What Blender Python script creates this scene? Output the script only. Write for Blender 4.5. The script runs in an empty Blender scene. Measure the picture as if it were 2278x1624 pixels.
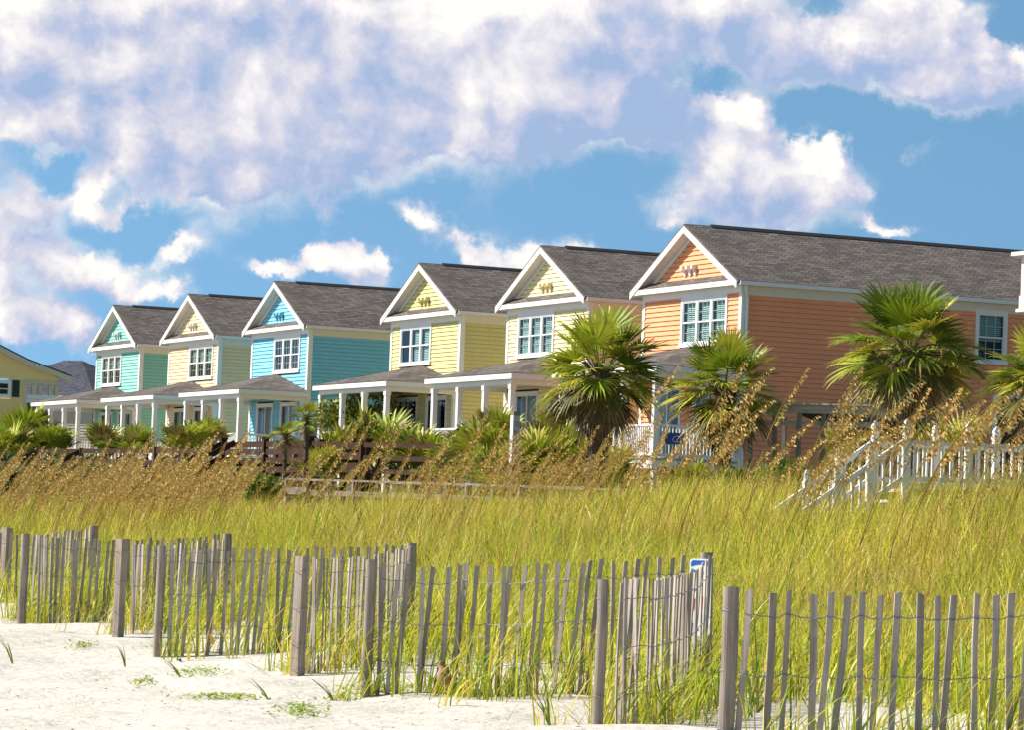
import bpy, math, random
import numpy as np
from mathutils import Vector, Matrix

rnd = random.Random(7)
rs = np.random.RandomState(11)
sc = bpy.context.scene
col = sc.collection
PI = math.pi

# ------------------------------------------------------------------ camera
CZ = 1.35                                   # eye height above the beach
FPX = 7363.24                               # focal length in units where the frame is 2278 wide
F = Vector((-0.90749097, 0.41695415, 0.05108206))
R = Vector((0.41893457, 0.90725924, 0.03707431))
U = Vector((0.03088638, -0.05504464, 0.99800607))
cam_d = bpy.data.cameras.new("camera")
cam = bpy.data.objects.new("camera", cam_d)
col.objects.link(cam)
cam_d.sensor_fit = 'HORIZONTAL'
cam_d.sensor_width = 36.0
cam_d.lens = FPX / 2278.0 * 36.0
cam_d.clip_start = 0.5
cam_d.clip_end = 6000
M = Matrix(((R.x, U.x, -F.x, 0), (R.y, U.y, -F.y, 0), (R.z, U.z, -F.z, CZ), (0, 0, 0, 1)))
cam.matrix_world = M
sc.camera = cam

# ------------------------------------------------------------------ sun, exposure
SUN = Vector((-0.46, -0.62, 0.64)).normalized()
sd = bpy.data.lights.new("sun", 'SUN')
sd.energy = 5.0
sd.angle = math.radians(0.55)
sd.color = (1.0, 0.93, 0.82)
so = bpy.data.objects.new("sun", sd)
so.rotation_euler = SUN.to_track_quat('Z', 'Y').to_euler()
so.location = (-60, -60, 80)
col.objects.link(so)
sc.view_settings.view_transform = 'Standard'
sc.view_settings.look = 'None'
sc.view_settings.gamma = 1.0
sc.view_settings.exposure = 0.7
sc.view_settings.use_curve_mapping = False
sc.cycles.max_bounces = 6
sc.cycles.diffuse_bounces = 3
sc.cycles.glossy_bounces = 2
sc.cycles.transmission_bounces = 3
sc.cycles.transparent_max_bounces = 6
sc.cycles.sample_clamp_indirect = 4.0


def ray(x, y):
    return F + R * ((x - 1139.0) / FPX) - U * ((y - 812.0) / FPX)


def at(x, y, z=None, X=None, Y=None, Z=None):
    """world point seen in direction (x, y) of the survey picture, at a given depth or plane"""
    d = ray(x, y)
    if X is not None:
        t = X / d.x
    elif Y is not None:
        t = Y / d.y
    elif Z is not None:
        t = (Z - CZ) / d.z
    else:
        t = z
    return Vector((d.x * t, d.y * t, d.z * t + CZ))


# ------------------------------------------------------------------ sky with clouds
F0 = Vector((F.x, F.y, 0)).normalized()
R0 = Vector((R.x, R.y, 0)).normalized()


def azel(x, y):
    d = ray(x, y).normalized()
    return math.atan2(d.dot(R0), d.dot(F0)), math.asin(d.z)


world = bpy.data.worlds.new("World")
sc.world = world
world.use_nodes = True
nt = world.node_tree
nt.nodes.clear()


class NT:
    """tiny node-graph writer"""
    def __init__(s, nt):
        s.nt = nt

    def n(s, t, **kw):
        nd = s.nt.nodes.new(t)
        for k, v in kw.items():
            setattr(nd, k, v)
        return nd

    def put(s, sock, v):
        if hasattr(v, 'is_output'):
            s.nt.links.new(v, sock)
        else:
            sock.default_value = v

    def math(s, op, a, b=None, c=None, clamp=False):
        nd = s.n('ShaderNodeMath', operation=op, use_clamp=clamp)
        s.put(nd.inputs[0], a)
        if b is not None:
            s.put(nd.inputs[1], b)
        if c is not None:
            s.put(nd.inputs[2], c)
        return nd.outputs[0]

    def vec(s, op, a, b=None, c=None):
        nd = s.n('ShaderNodeVectorMath', operation=op)
        s.put(nd.inputs[0], a)
        if b is not None:
            s.put(nd.inputs[1], b)
        if c is not None:
            s.put(nd.inputs[2], c)
        return nd.outputs['Value'] if op in ('DOT_PRODUCT', 'LENGTH') else nd.outputs['Vector']

    def noise(s, v, scale, detail=4, rough=0.5, dist=0.0, dim='3D'):
        nd = s.n('ShaderNodeTexNoise', noise_dimensions=dim)
        s.put(nd.inputs['Vector'], v)
        s.put(nd.inputs['Scale'], scale)
        s.put(nd.inputs['Detail'], detail)
        s.put(nd.inputs['Roughness'], rough)
        s.put(nd.inputs['Distortion'], dist)
        return nd.outputs[0]

    def mix(s, f, a, b, mode='MIX'):
        nd = s.n('ShaderNodeMix', data_type='RGBA', blend_type=mode)
        s.put(nd.inputs[0], f)
        s.put(nd.inputs[6], a)
        s.put(nd.inputs[7], b)
        return nd.outputs[2]

    def ramp(s, f, stops):
        nd = s.n('ShaderNodeValToRGB')
        s.put(nd.inputs[0], f)
        e = nd.color_ramp.elements
        while len(e) < len(stops):
            e.new(0.5)
        for i, (p, c) in enumerate(stops):
            e[i].position = p
            e[i].color = (c[0], c[1], c[2], 1)
        return nd.outputs[0]

    def mr(s, v, a, b, c=0.0, d=1.0, smooth=True):
        nd = s.n('ShaderNodeMapRange', interpolation_type='SMOOTHSTEP' if smooth else 'LINEAR')
        s.put(nd.inputs[0], v)
        for i, q in enumerate((a, b, c, d)):
            s.put(nd.inputs[1 + i], q)
        return nd.outputs[0]


g = NT(nt)
D = g.n('ShaderNodeTexCoord').outputs['Generated']
dF = g.vec('DOT_PRODUCT', D, tuple(F0))
dR = g.vec('DOT_PRODUCT', D, tuple(R0))
sep = g.n('ShaderNodeSeparateXYZ')
g.put(sep.inputs[0], D)
dz = sep.outputs[2]
az = g.math('ARCTAN2', dR, dF)
el = g.math('ARCSINE', dz)
cmb = g.n('ShaderNodeCombineXYZ')
g.put(cmb.inputs[0], az)
g.put(cmb.inputs[1], el)
AE = cmb.outputs[0]
def blobs(lst, P):
    acc = None
    for (x, y, rx, ry, w) in lst:
        a, e = azel(x, y)
        v = g.vec('SUBTRACT', P, (a, e, 0))
        v = g.vec('MULTIPLY', v, (FPX / rx, FPX / ry, 0))
        q = g.vec('DOT_PRODUCT', v, v)
        ex = g.math('POWER', 2.718, g.math('MULTIPLY', q, -1.0))
        acc = g.math('MULTIPLY_ADD', ex, w, acc if acc is not None else 0.0)
    return acc


CLOUD = [   # picture position, size, weight of each cloud mass
    (130, 60, 430, 170, 1.0), (620, 60, 420, 200, 1.0), (1090, 110, 330, 180, 1.0), (360, 250, 330, 150, 0.85),
    (720, 290, 230, 120, 0.8), (960, 240, 210, 105, 0.8), (1290, 190, 180, 90, 0.8), (1330, 50, 200, 100, 0.5), (500, 400, 170, 80, 0.6),
    (50, 230, 160, 120, 0.6), (770, 380, 100, 50, 0.4), (410, 440, 90, 50, 0.6),
    (60, 560, 125, 120, 0.95), (30, 440, 80, 70, 0.6), (185, 410, 62, 40, 0.75), (235, 455, 62, 30, 0.65), (235, 600, 120, 46, 0.7), (350, 640, 95, 26, 0.75),
    (150, 745, 58, 52, 0.95), (25, 690, 60, 40, 0.6), (400, 555, 100, 38, 0.72), (775, 598, 80, 40, 0.9), (640, 595, 100, 26, 0.55),
    (935, 500, 42, 32, 0.75), (1240, 545, 90, 40, 0.85), (1090, 570, 120, 32, 0.65), (1470, 470, 60, 42, 0.45), (900, 470, 40, 20, 0.3),
    (1380, 285, 66, 24, 0.75), (1180, 295, 240, 60, 0.6), (1490, 245, 130, 55, 0.62),
    (1680, 262, 78, 58, 1.1), (1640, 350, 120, 70, 0.85), (1800, 400, 100, 80, 1.1), (1730, 465, 180, 70, 0.9), (1560, 390, 80, 70, 0.55),
    (1965, 512, 56, 24, 0.75), (2035, 330, 42, 26, 0.42),
    (1720, 60, 220, 95, 0.75), (2010, 85, 240, 105, 1.05), (2200, 160, 180, 75, 1.0), (1640, 140, 130, 45, 0.5), (2100, 200, 110, 40, 0.6),
    (1560, 10, 140, 60, 0.5), (2290, 50, 60, 34, -0.9), (1830, 15, 70, 26, -0.6), (1570, 185, 110, 30, -0.45), (1890, 265, 110, 44, -0.6), (1830, 225, 70, 34, -0.45),
    (110, 365, 75, 36, -0.9), (260, 520, 80, 26, -0.5), (330, 520, 60, 40, -0.35),
]
GREY = [    # masses seen from their shaded side
    (380, 300, 240, 90, 0.22), (150, 150, 150, 90, 0.15), (500, 420, 180, 60, 0.30), (790, 330, 90, 80, 0.28), (1240, 300, 230, 46, 0.75), (1490, 250, 120, 60, 0.8), (1600, 60, 190, 110, 0.42), (1760, 150, 230, 46, 0.40),
    (1690, 475, 190, 50, 0.42), (1420, 60, 90, 80, 0.25), (1600, 440, 100, 60, 0.25), (60, 670, 140, 60, 0.1), (840, 130, 110, 110, 0.08), (2150, 215, 160, 30, 0.3),
]
off = (-0.0068, 0.0076, 0.0)                             # towards the sun, up and to the left


BASE = []


def density(Q):
    """cloud thickness in direction Q: the masses, torn by turbulence and roughened by billows"""
    wn = g.n('ShaderNodeTexNoise', noise_dimensions='2D')
    g.put(wn.inputs['Vector'], Q)
    g.put(wn.inputs['Scale'], 34.0)
    g.put(wn.inputs['Detail'], 6.0)
    g.put(wn.inputs['Roughness'], 0.62)
    wp = g.vec('MULTIPLY', g.vec('SUBTRACT', wn.outputs['Color'], (0.5, 0.5, 0.5)), (0.030, 0.026, 0.0))
    W = g.vec('ADD', Q, wp)
    b = blobs(CLOUD, W)
    BASE.append(b)
    fb = g.noise(Q, 38.0, 8, 0.55, 0.15, '2D')
    vo = g.n('ShaderNodeTexVoronoi', feature='SMOOTH_F1', voronoi_dimensions='2D')
    g.put(vo.inputs['Vector'], W)
    g.put(vo.inputs['Scale'], 62.0)
    g.put(vo.inputs['Detail'], 3.0)
    g.put(vo.inputs['Roughness'], 0.48)
    g.put(vo.inputs['Smoothness'], 0.45)
    b = g.math('MINIMUM', b, 1.25)
    d = g.math('ADD', b, g.math('MULTIPLY', g.math('SUBTRACT', fb, 0.5), 1.5))
    return g.math('MULTIPLY_ADD', g.math('SUBTRACT', 0.42, vo.outputs['Distance']), 0.52, d)


dens = density(AE)
dens2 = density(g.vec('ADD', AE, off))
gr = blobs(GREY, AE)
alpha = g.mr(dens, 0.16, 0.60)
# thin soft cloud between and under the bright masses
fbm_v = g.noise(AE, 44.0, 7, 0.55, 0.3, '2D')
soft = g.math('ADD', BASE[0], g.math('MULTIPLY', g.math('SUBTRACT', g.noise(AE, 30.0, 6, 0.55, 0.3, '2D'), 0.5), 1.0))
veil = g.mr(soft, 0.12, 1.0, 0.0, 0.8)
veil_c = g.mix(g.mr(gr, 0.0, 0.9), (6.9, 7.2, 7.8, 1), (4.2, 5.2, 6.7, 1))
veil_c = g.mix(g.mr(fbm_v, 0.35, 0.68), veil_c, (8.3, 8.1, 8.2, 1))
t = g.math('MULTIPLY_ADD', g.math('SUBTRACT', dens, dens2), 0.80, 0.54)
t = g.math('MULTIPLY_ADD', g.math('SUBTRACT', g.noise(AE, 17.0, 3, 0.5, 0.4, '2D'), 0.5), 1.15, t)
t = g.math('MULTIPLY_ADD', gr, -0.62, t)
t = g.math('MULTIPLY_ADD', g.math('SUBTRACT', dens, 0.7), -0.07, t, clamp=True)
cloud_c = g.ramp(t, [(0.0, (3.3, 4.4, 6.6)), (0.28, (4.7, 5.2, 6.9)), (0.52, (6.2, 6.2, 7.2)), (0.78, (7.9, 7.7, 8.0)), (1.0, (9.3, 8.9, 8.6))])
sky = g.n('ShaderNodeTexSky', sky_type='NISHITA')
sky.sun_disc = False
sky.sun_elevation = math.asin(SUN.z)
sky.sun_rotation = math.atan2(SUN.x, SUN.y)
sky.altitude = 0
sky.air_density = 1.0
sky.dust_density = 0.2
sky.ozone_density = 3.0
# the deep, clear blue of the photograph: read the model a little higher up than the line of sight
hi = g.vec('NORMALIZE', g.vec('ADD', g.vec('MULTIPLY', D, (1, 1, 2.2)), (0, 0, 0.42)))
g.put(sky.inputs[0], hi)
hs = g.n('ShaderNodeHueSaturation')
g.put(hs.inputs['Hue'], 0.478)
g.put(hs.inputs['Saturation'], 1.02)
g.put(hs.inputs['Value'], 1.8)
g.put(hs.inputs['Color'], sky.outputs[0])
deep = g.mr(el, 0.17, 0.50, 1.0, 0.62)               # the clear sky deepens overhead
blue = g.mix(1.0, hs.outputs[0], deep, 'MULTIPLY')
full = g.mix(alpha, g.mix(veil, blue, veil_c), cloud_c)
bg = g.n('ShaderNodeBackground')
g.put(bg.inputs[0], full)
bg.inputs[1].default_value = 0.07
wo = g.n('ShaderNodeOutputWorld')
nt.links.new(bg.outputs[0], wo.inputs[0])
world.cycles.sampling_method = 'MANUAL'
world.cycles.sample_map_resolution = 256

# ------------------------------------------------------------------ materials
MATS = {}


def new_mat(name):
    m = bpy.data.materials.new(name)
    m.use_nodes = True
    m.node_tree.nodes.clear()
    return m, NT(m.node_tree)


def finish(g, base, rough=0.6, bump=None, bump_s=0.3, bump_d=0.01, spec=0.3, metal=0.0):
    b = g.n('ShaderNodeBsdfPrincipled')
    g.put(b.inputs['Base Color'], base)
    g.put(b.inputs['Roughness'], rough)
    b.inputs['Specular IOR Level'].default_value = spec
    b.inputs['Metallic'].default_value = metal
    if bump is not None:
        bn = g.n('ShaderNodeBump')
        bn.inputs['Strength'].default_value = bump_s
        bn.inputs['Distance'].default_value = bump_d
        g.put(bn.inputs['Height'], bump)
        g.put(b.inputs['Normal'], bn.outputs[0])
    o = g.n('ShaderNodeOutputMaterial')
    g.nt.links.new(b.outputs[0], o.inputs[0])
    return b


def c4(c, k=1.0):
    return (c[0] * k, c[1] * k, c[2] * k, 1)


def m_paint(name, c, var=0.1, rough=0.55):
    if name in MATS:
        return MATS[name]
    m, g = new_mat(name)
    tc = g.n('ShaderNodeTexCoord').outputs['Object']
    n1 = g.noise(tc, 0.7, 5, 0.6)
    n2 = g.noise(g.vec('MULTIPLY', tc, (3, 3, 0.5)), 2.0, 4, 0.6)
    f = g.math('MULTIPLY_ADD', n2, 0.5, g.math('MULTIPLY', n1, 0.5))
    cc = g.ramp(f, [(0.25, [v * (1 - var) for v in c]), (0.75, [min(v * (1 + var * 0.6), 0.95) for v in c])])
    finish(g, cc, rough, g.noise(tc, 30, 2), 0.15, 0.004)
    MATS[name] = m
    return m


def m_wood(name, a, b, axis=2, rough=0.85, rand=0.35):
    if name in MATS:
        return MATS[name]
    m, g = new_mat(name)
    tc = g.n('ShaderNodeTexCoord').outputs['Object']
    oi = g.n('ShaderNodeObjectInfo')
    sh = g.vec('ADD', tc, g.vec('SCALE', (13.7, 7.1, 3.3)))
    st = [26, 26, 26]
    st[axis] = 1.6
    v = g.vec('MULTIPLY', tc, tuple(st))
    off = g.n('ShaderNodeCombineXYZ')
    g.put(off.inputs[0], g.math('MULTIPLY', oi.outputs['Random'], 40.0))
    g.put(off.inputs[1], g.math('MULTIPLY', oi.outputs['Random'], 17.0))
    v = g.vec('ADD', v, off.outputs[0])
    n1 = g.noise(v, 1.0, 6, 0.65, 0.6)
    n2 = g.noise(tc, 3.0, 3, 0.6)
    f = g.math('ADD', g.math('MULTIPLY', n1, 0.75), g.math('MULTIPLY', n2, 0.25))
    cc = g.ramp(f, [(0.3, a), (0.68, b)])
    k = g.math('MULTIPLY_ADD', oi.outputs['Random'], rand, 1.0 - rand * 0.5)
    cc = g.mix(1.0, cc, k, 'MULTIPLY')
    finish(g, cc, rough, n1, 0.5, 0.006, 0.2)
    MATS[name] = m
    return m


def m_shingle(name, c):
    if name in MATS:
        return MATS[name]
    m, g = new_mat(name)
    tc = g.n('ShaderNodeTexCoord').outputs['Object']
    sp = g.n('ShaderNodeSeparateXYZ')
    g.put(sp.inputs[0], tc)
    cm = g.n('ShaderNodeCombineXYZ')
    g.put(cm.inputs[0], g.math('ADD', sp.outputs[0], sp.outputs[1]))
    g.put(cm.inputs[1], g.math('MULTIPLY', sp.outputs[2], 2.06))
    br = g.n('ShaderNodeTexBrick')
    g.put(br.inputs['Vector'], cm.outputs[0])
    br.inputs['Color1'].default_value = c4(c, 0.72)
    br.inputs['Color2'].default_value = c4(c, 1.3)
    br.inputs['Mortar'].default_value = c4(c, 0.32)
    br.inputs['Scale'].default_value = 1.0
    br.inputs['Mortar Size'].default_value = 0.014
    br.inputs['Mortar Smooth'].default_value = 0.3
    br.inputs['Bias'].default_value = 0.0
    br.inputs['Brick Width'].default_value = 0.36
    br.inputs['Row Height'].default_value = 0.15
    n = g.noise(tc, 0.6, 5, 0.6)
    n2 = g.noise(tc, 9.0, 3, 0.6)
    k = g.math('MULTIPLY_ADD', n2, 0.9, g.math('MULTIPLY_ADD', n, 0.6, 0.25))
    cc = g.mix(1.0, br.outputs[0], k, 'MULTIPLY')
    saw = g.math('FRACT', g.math('DIVIDE', g.math('MULTIPLY', sp.outputs[2], 2.06), 0.15))
    finish(g, cc, 0.9, g.math('SUBTRACT', 1.0, saw), 0.8, 0.02, 0.15)
    MATS[name] = m
    return m


def m_plain(name, c, rough=0.5, metal=0.0, spec=0.4, nscale=6.0, var=0.15):
    if name in MATS:
        return MATS[name]
    m, g = new_mat(name)
    tc = g.n('ShaderNodeTexCoord').outputs['Object']
    n = g.noise(tc, nscale, 4, 0.6)
    cc = g.ramp(n, [(0.3, [v * (1 - var) for v in c]), (0.7, [min(1, v * (1 + var)) for v in c])])
    finish(g, cc, rough, None, spec=spec, metal=metal)
    MATS[name] = m
    return m


def m_glass():
    if 'glass' in MATS:
        return MATS['glass']
    m, g = new_mat('window_glass')
    tc = g.n('ShaderNodeTexCoord').outputs['Object']
    bn = g.n('ShaderNodeBump')
    bn.inputs['Strength'].default_value = 0.04
    bn.inputs['Distance'].default_value = 0.02
    g.put(bn.inputs['Height'], g.noise(tc, 1.6, 2))
    tr = g.n('ShaderNodeBsdfTransparent')
    tr.inputs[0].default_value = (0.72, 0.80, 0.78, 1)
    gl = g.n('ShaderNodeBsdfGlossy')
    gl.inputs['Roughness'].default_value = 0.03
    gl.inputs[0].default_value = (0.9, 0.95, 1, 1)
    g.put(gl.inputs['Normal'], bn.outputs[0])
    fr = g.n('ShaderNodeFresnel')
    fr.inputs[0].default_value = 1.33
    g.put(fr.inputs['Normal'], bn.outputs[0])
    mx = g.n('ShaderNodeMixShader')
    geo = g.n('ShaderNodeNewGeometry')
    g.put(mx.inputs[0], g.math('MULTIPLY', fr.outputs[0], g.math('SUBTRACT', 1.0, geo.outputs['Backfacing'])))
    g.nt.links.new(tr.outputs[0], mx.inputs[1])
    g.nt.links.new(gl.outputs[0], mx.inputs[2])
    o = g.n('ShaderNodeOutputMaterial')
    g.nt.links.new(mx.outputs[0], o.inputs[0])
    MATS['glass'] = m
    return m


def m_leaf(name, transl=0.35, rough=0.45, spec=0.35, gain=1.0):
    """leaf colour comes from each leaf's own tint, stored on the mesh"""
    if name in MATS:
        return MATS[name]
    m, g = new_mat(name)
    at_ = g.n('ShaderNodeAttribute', attribute_name='tint').outputs[0]
    if gain != 1.0:
        at_ = g.mix(1.0, at_, (gain, gain, gain, 1), 'MULTIPLY')
    b = g.n('ShaderNodeBsdfPrincipled')
    g.put(b.inputs['Base Color'], at_)
    b.inputs['Roughness'].default_value = rough
    b.inputs['Specular IOR Level'].default_value = spec
    t = g.n('ShaderNodeBsdfTranslucent')
    g.put(t.inputs[0], at_)
    mx = g.n('ShaderNodeMixShader')
    mx.inputs[0].default_value = transl
    g.nt.links.new(b.outputs[0], mx.inputs[1])
    g.nt.links.new(t.outputs[0], mx.inputs[2])
    o = g.n('ShaderNodeOutputMaterial')
    g.nt.links.new(mx.outputs[0], o.inputs[0])
    MATS[name] = m
    return m


def m_sand():
    m, g = new_mat('beach_sand')
    tc = g.n('ShaderNodeTexCoord').outputs['Object']
    n1 = g.noise(tc, 0.35, 5, 0.6)
    n2 = g.noise(tc, 9.0, 6, 0.7)
    n3 = g.noise(g.vec('MULTIPLY', tc, (1, 1, 1)), 60.0, 4, 0.7)
    f = g.math('ADD', g.math('MULTIPLY', n1, 0.4), g.math('MULTIPLY', n2, 0.6))
    cc = g.ramp(f, [(0.3, (0.46, 0.42, 0.36)), (0.5, (0.61, 0.57, 0.51)), (0.72, (0.72, 0.68, 0.62))])
    speck = g.mr(n3, 0.60, 0.70)
    cc = g.mix(g.math('MULTIPLY', speck, 0.55), cc, (0.20, 0.16, 0.12, 1))
    sx = g.n('ShaderNodeSeparateXYZ')
    g.put(sx.inputs[0], tc)
    # under the dune plants the sand is mixed with dark humus and litter
    hum = g.mr(g.math('MULTIPLY_ADD', g.math('SUBTRACT', n1, 0.5), 5.0, sx.outputs[1]), 13.2, 16.5)
    cc = g.mix(g.math('MULTIPLY', hum, 0.86), cc, (0.13, 0.11, 0.045, 1))
    h = g.math('ADD', g.math('MULTIPLY', n2, 1.0), g.math('MULTIPLY', g.noise(tc, 3.0, 4, 0.6), 2.0))
    finish(g, cc, 0.95, h, 0.8, 0.035, 0.1)
    return m


WHITE = m_paint('white_trim_paint', (0.80, 0.79, 0.76), 0.06, 0.5)
CREAM = m_paint('cream_soffit_paint', (0.70, 0.68, 0.60), 0.06, 0.6)
ROOF = m_shingle('dark_asphalt_shingle', (0.150, 0.128, 0.116))
GREYROOF = m_shingle('blue_grey_shingle', (0.075, 0.078, 0.105))
SHADEDTRIM = m_paint('shaded_white_trim_paint', (0.66, 0.55, 0.40), 0.08)  # white trim toned tan in its colour to stand for shade
GLASS = m_glass()
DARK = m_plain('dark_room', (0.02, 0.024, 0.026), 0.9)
BLIND = m_paint('window_blind', (0.55, 0.70, 0.64), 0.1)
CURT = m_paint('door_curtain', (0.36, 0.40, 0.40), 0.15)
GREYWOOD = m_wood('weathered_grey_wood', (0.13, 0.105, 0.085), (0.34, 0.285, 0.24))
GREYBEAM = m_wood('weathered_grey_beam', (0.13, 0.105, 0.085), (0.34, 0.285, 0.235), axis=0)
BROWN = m_wood('brown_stained_wood', (0.028, 0.013, 0.007), (0.075, 0.034, 0.018), axis=0, rand=0.2)
REDWOOD = m_wood('red_brown_stair_wood', (0.07, 0.028, 0.014), (0.16, 0.07, 0.035), axis=2)
NEWWOOD = m_wood('fresh_yellow_wood', (0.45, 0.26, 0.07), (0.62, 0.38, 0.12), axis=0)
WIRE = m_plain('galvanised_wire', (0.26, 0.27, 0.29), 0.6, 0.35)
BARK = m_wood('palm_bark', (0.045, 0.03, 0.02), (0.18, 0.125, 0.085), axis=0, rand=0.1)
FROND = m_leaf('palm_leaf', 0.22, 0.5, 0.32)
GRASSM = m_leaf('dune_grass_blade', 0.36, 0.45, 0.35, 1.0)
OATM = m_leaf('sea_oat_straw', 0.35, 0.7, 0.1)
SAND = m_sand()


# ------------------------------------------------------------------ mesh writer
class MB:
    def __init__(s):
        s.v, s.f, s.c = [], [], []
        s.m = []

    def add(s, vs, fs, c=None):
        o = len(s.v)
        s.v += [tuple(v) for v in vs]
        s.f += [tuple(i + o for i in f) for f in fs]
        if c is not None:
            if len(c) == len(vs) and hasattr(c[0], '__len__'):
                s.c += [tuple(q) for q in c]
            else:
                s.c += [tuple(c)] * len(vs)
        return s

    def mark(s):
        """a new piece starts here"""
        s.m.append((len(s.v), len(s.f)))

    def build_each(s, name, mat, parent):
        """every marked piece becomes a mesh of its own"""
        ends = s.m[1:] + [(len(s.v), len(s.f))]
        for (v0, f0), (v1, f1) in zip(s.m, ends):
            q = MB()
            q.v = s.v[v0:v1]
            q.f = [tuple(i - v0 for i in f) for f in s.f[f0:f1]]
            if q.v:
                q.build(name, mat, parent)

    def box(s, x0, x1, y0, y1, z0, z1):
        v = [(x, y, z) for z in (z0, z1) for y in (y0, y1) for x in (x0, x1)]
        return s.add(v, [(0, 2, 3, 1), (4, 5, 7, 6), (0, 1, 5, 4), (2, 6, 7, 3), (0, 4, 6, 2), (1, 3, 7, 5)])

    def bar(s, p, q, w, h, up=(0, 0, 1)):
        p, q = Vector(p), Vector(q)
        d = (q - p).normalized()
        u = Vector(up)
        a = d.cross(u)
        if a.length < 1e-4:
            a = d.cross(Vector((1, 0, 0)))
        a.normalize()
        b = a.cross(d)
        v = []
        for e in (p, q):
            for (i, j) in ((-1, -1), (1, -1), (1, 1), (-1, 1)):
                v.append(e + a * (w / 2 * i) + b * (h / 2 * j))
        return s.add(v, [(0, 1, 2, 3), (7, 6, 5, 4), (0, 4, 5, 1), (1, 5, 6, 2), (2, 6, 7, 3), (3, 7, 4, 0)])

    def tube(s, pts, radii, n=8, c=None, cap=True):
        pts = [Vector(p) for p in pts]
        vs, fs = [], []
        m = len(pts)
        for i, p in enumerate(pts):
            d = (pts[min(i + 1, m - 1)] - pts[max(i - 1, 0)]).normalized()
            a = d.cross(Vector((0.31, 0.2, 0.93) if abs(d.z) < 0.95 else (1, 0, 0))).normalized()
            b = d.cross(a)
            r = radii[i] if hasattr(radii, '__len__') else radii
            for k in range(n):
                t = 2 * PI * k / n
                vs.append(p + a * (math.cos(t) * r) + b * (math.sin(t) * r))
        for i in range(m - 1):
            for k in range(n):
                k2 = (k + 1) % n
                fs.append((i * n + k, i * n + k2, (i + 1) * n + k2, (i + 1) * n + k))
        if cap:
            fs.append(tuple(range(n - 1, -1, -1)))
            fs.append(tuple((m - 1) * n + k for k in range(n)))
        return s.add(vs, fs, c)

    def quad(s, a, b, c, d):
        return s.add([a, b, c, d], [(0, 1, 2, 3)])

    def prism(s, poly, d):
        """polygon (3-D points) pushed along vector d"""
        d = Vector(d)
        n = len(poly)
        v = [Vector(p) for p in poly] + [Vector(p) + d for p in poly]
        f = [tuple(range(n)), tuple(range(2 * n - 1, n - 1, -1))]
        for i in range(n):
            j = (i + 1) % n
            f.append((i, i + n, j + n, j))
        return s.add(v, f)

    def build(s, name, mat, parent=None, smooth=False, loc=None):
        me = bpy.data.meshes.new(name)
        me.from_pydata(s.v, [], s.f)
        if s.c:
            a = me.attributes.new('tint', 'FLOAT_COLOR', 'POINT')
            arr = np.ones((len(s.v), 4), np.float32)
            arr[:len(s.c), :3] = np.array(s.c, np.float32)
            a.data.foreach_set('color', arr.ravel())
        if smooth:
            me.polygons.foreach_set('use_smooth', [True] * len(me.polygons))
        me.materials.append(mat)
        me.update()
        o = bpy.data.objects.new(name, me)
        if parent is not None:
            o.parent = parent
        if loc is not None:
            o.location = loc
        col.objects.link(o)
        return o


def tag(o, label, cat, group=None, kind=None):
    if label:
        o['label'] = label
    if cat:
        o['category'] = cat
    if group:
        o['group'] = group
    if kind:
        o['kind'] = kind
    return o


def empty(name, loc, label, cat, group=None, rz=0.0):
    o = bpy.data.objects.new(name, None)
    o.location = loc
    o.rotation_euler = (0, 0, rz)
    o.empty_display_size = 0.3
    col.objects.link(o)
    return tag(o, label, cat, group)


def copy_tree(o, parent=None):
    c = o.copy()
    col.objects.link(c)
    if parent is not None:
        c.parent = parent
    for ch in list(o.children):
        copy_tree(ch, c)
    return c


def np_mesh(name, verts, loops, ltot, colors, mat, smooth=False):
    me = bpy.data.meshes.new(name)
    nv, nl, nf = len(verts), len(loops), len(ltot)
    me.vertices.add(nv)
    me.vertices.foreach_set('co', verts.astype(np.float32).ravel())
    me.loops.add(nl)
    me.loops.foreach_set('vertex_index', loops.astype(np.int32))
    me.polygons.add(nf)
    st = np.concatenate(([0], np.cumsum(ltot)[:-1])).astype(np.int32)
    me.polygons.foreach_set('loop_start', st)
    if smooth:
        me.polygons.foreach_set('use_smooth', np.ones(nf, bool))
    if colors is not None:
        a = me.attributes.new('tint', 'FLOAT_COLOR', 'POINT')
        arr = np.ones((nv, 4), np.float32)
        arr[:, :3] = colors
        a.data.foreach_set('color', arr.ravel())
    me.materials.append(mat)
    me.update(calc_edges=True)
    me.validate()
    o = bpy.data.objects.new(name, me)
    col.objects.link(o)
    return o


# ------------------------------------------------------------------ ground
def vnoise(x, y, seed=0):
    """smooth value noise, vectorised"""
    def h(i, j):
        n = np.sin(i * 127.1 + j * 311.7 + seed * 74.7) * 43758.5453
        return n - np.floor(n)
    x = np.asarray(x, float)
    y = np.asarray(y, float)
    i, j = np.floor(x), np.floor(y)
    u, v = x - i, y - j
    u, v = u * u * (3 - 2 * u), v * v * (3 - 2 * v)
    return (h(i, j) * (1 - u) + h(i + 1, j) * u) * (1 - v) + (h(i, j + 1) * (1 - u) + h(i + 1, j + 1) * u) * v


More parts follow.
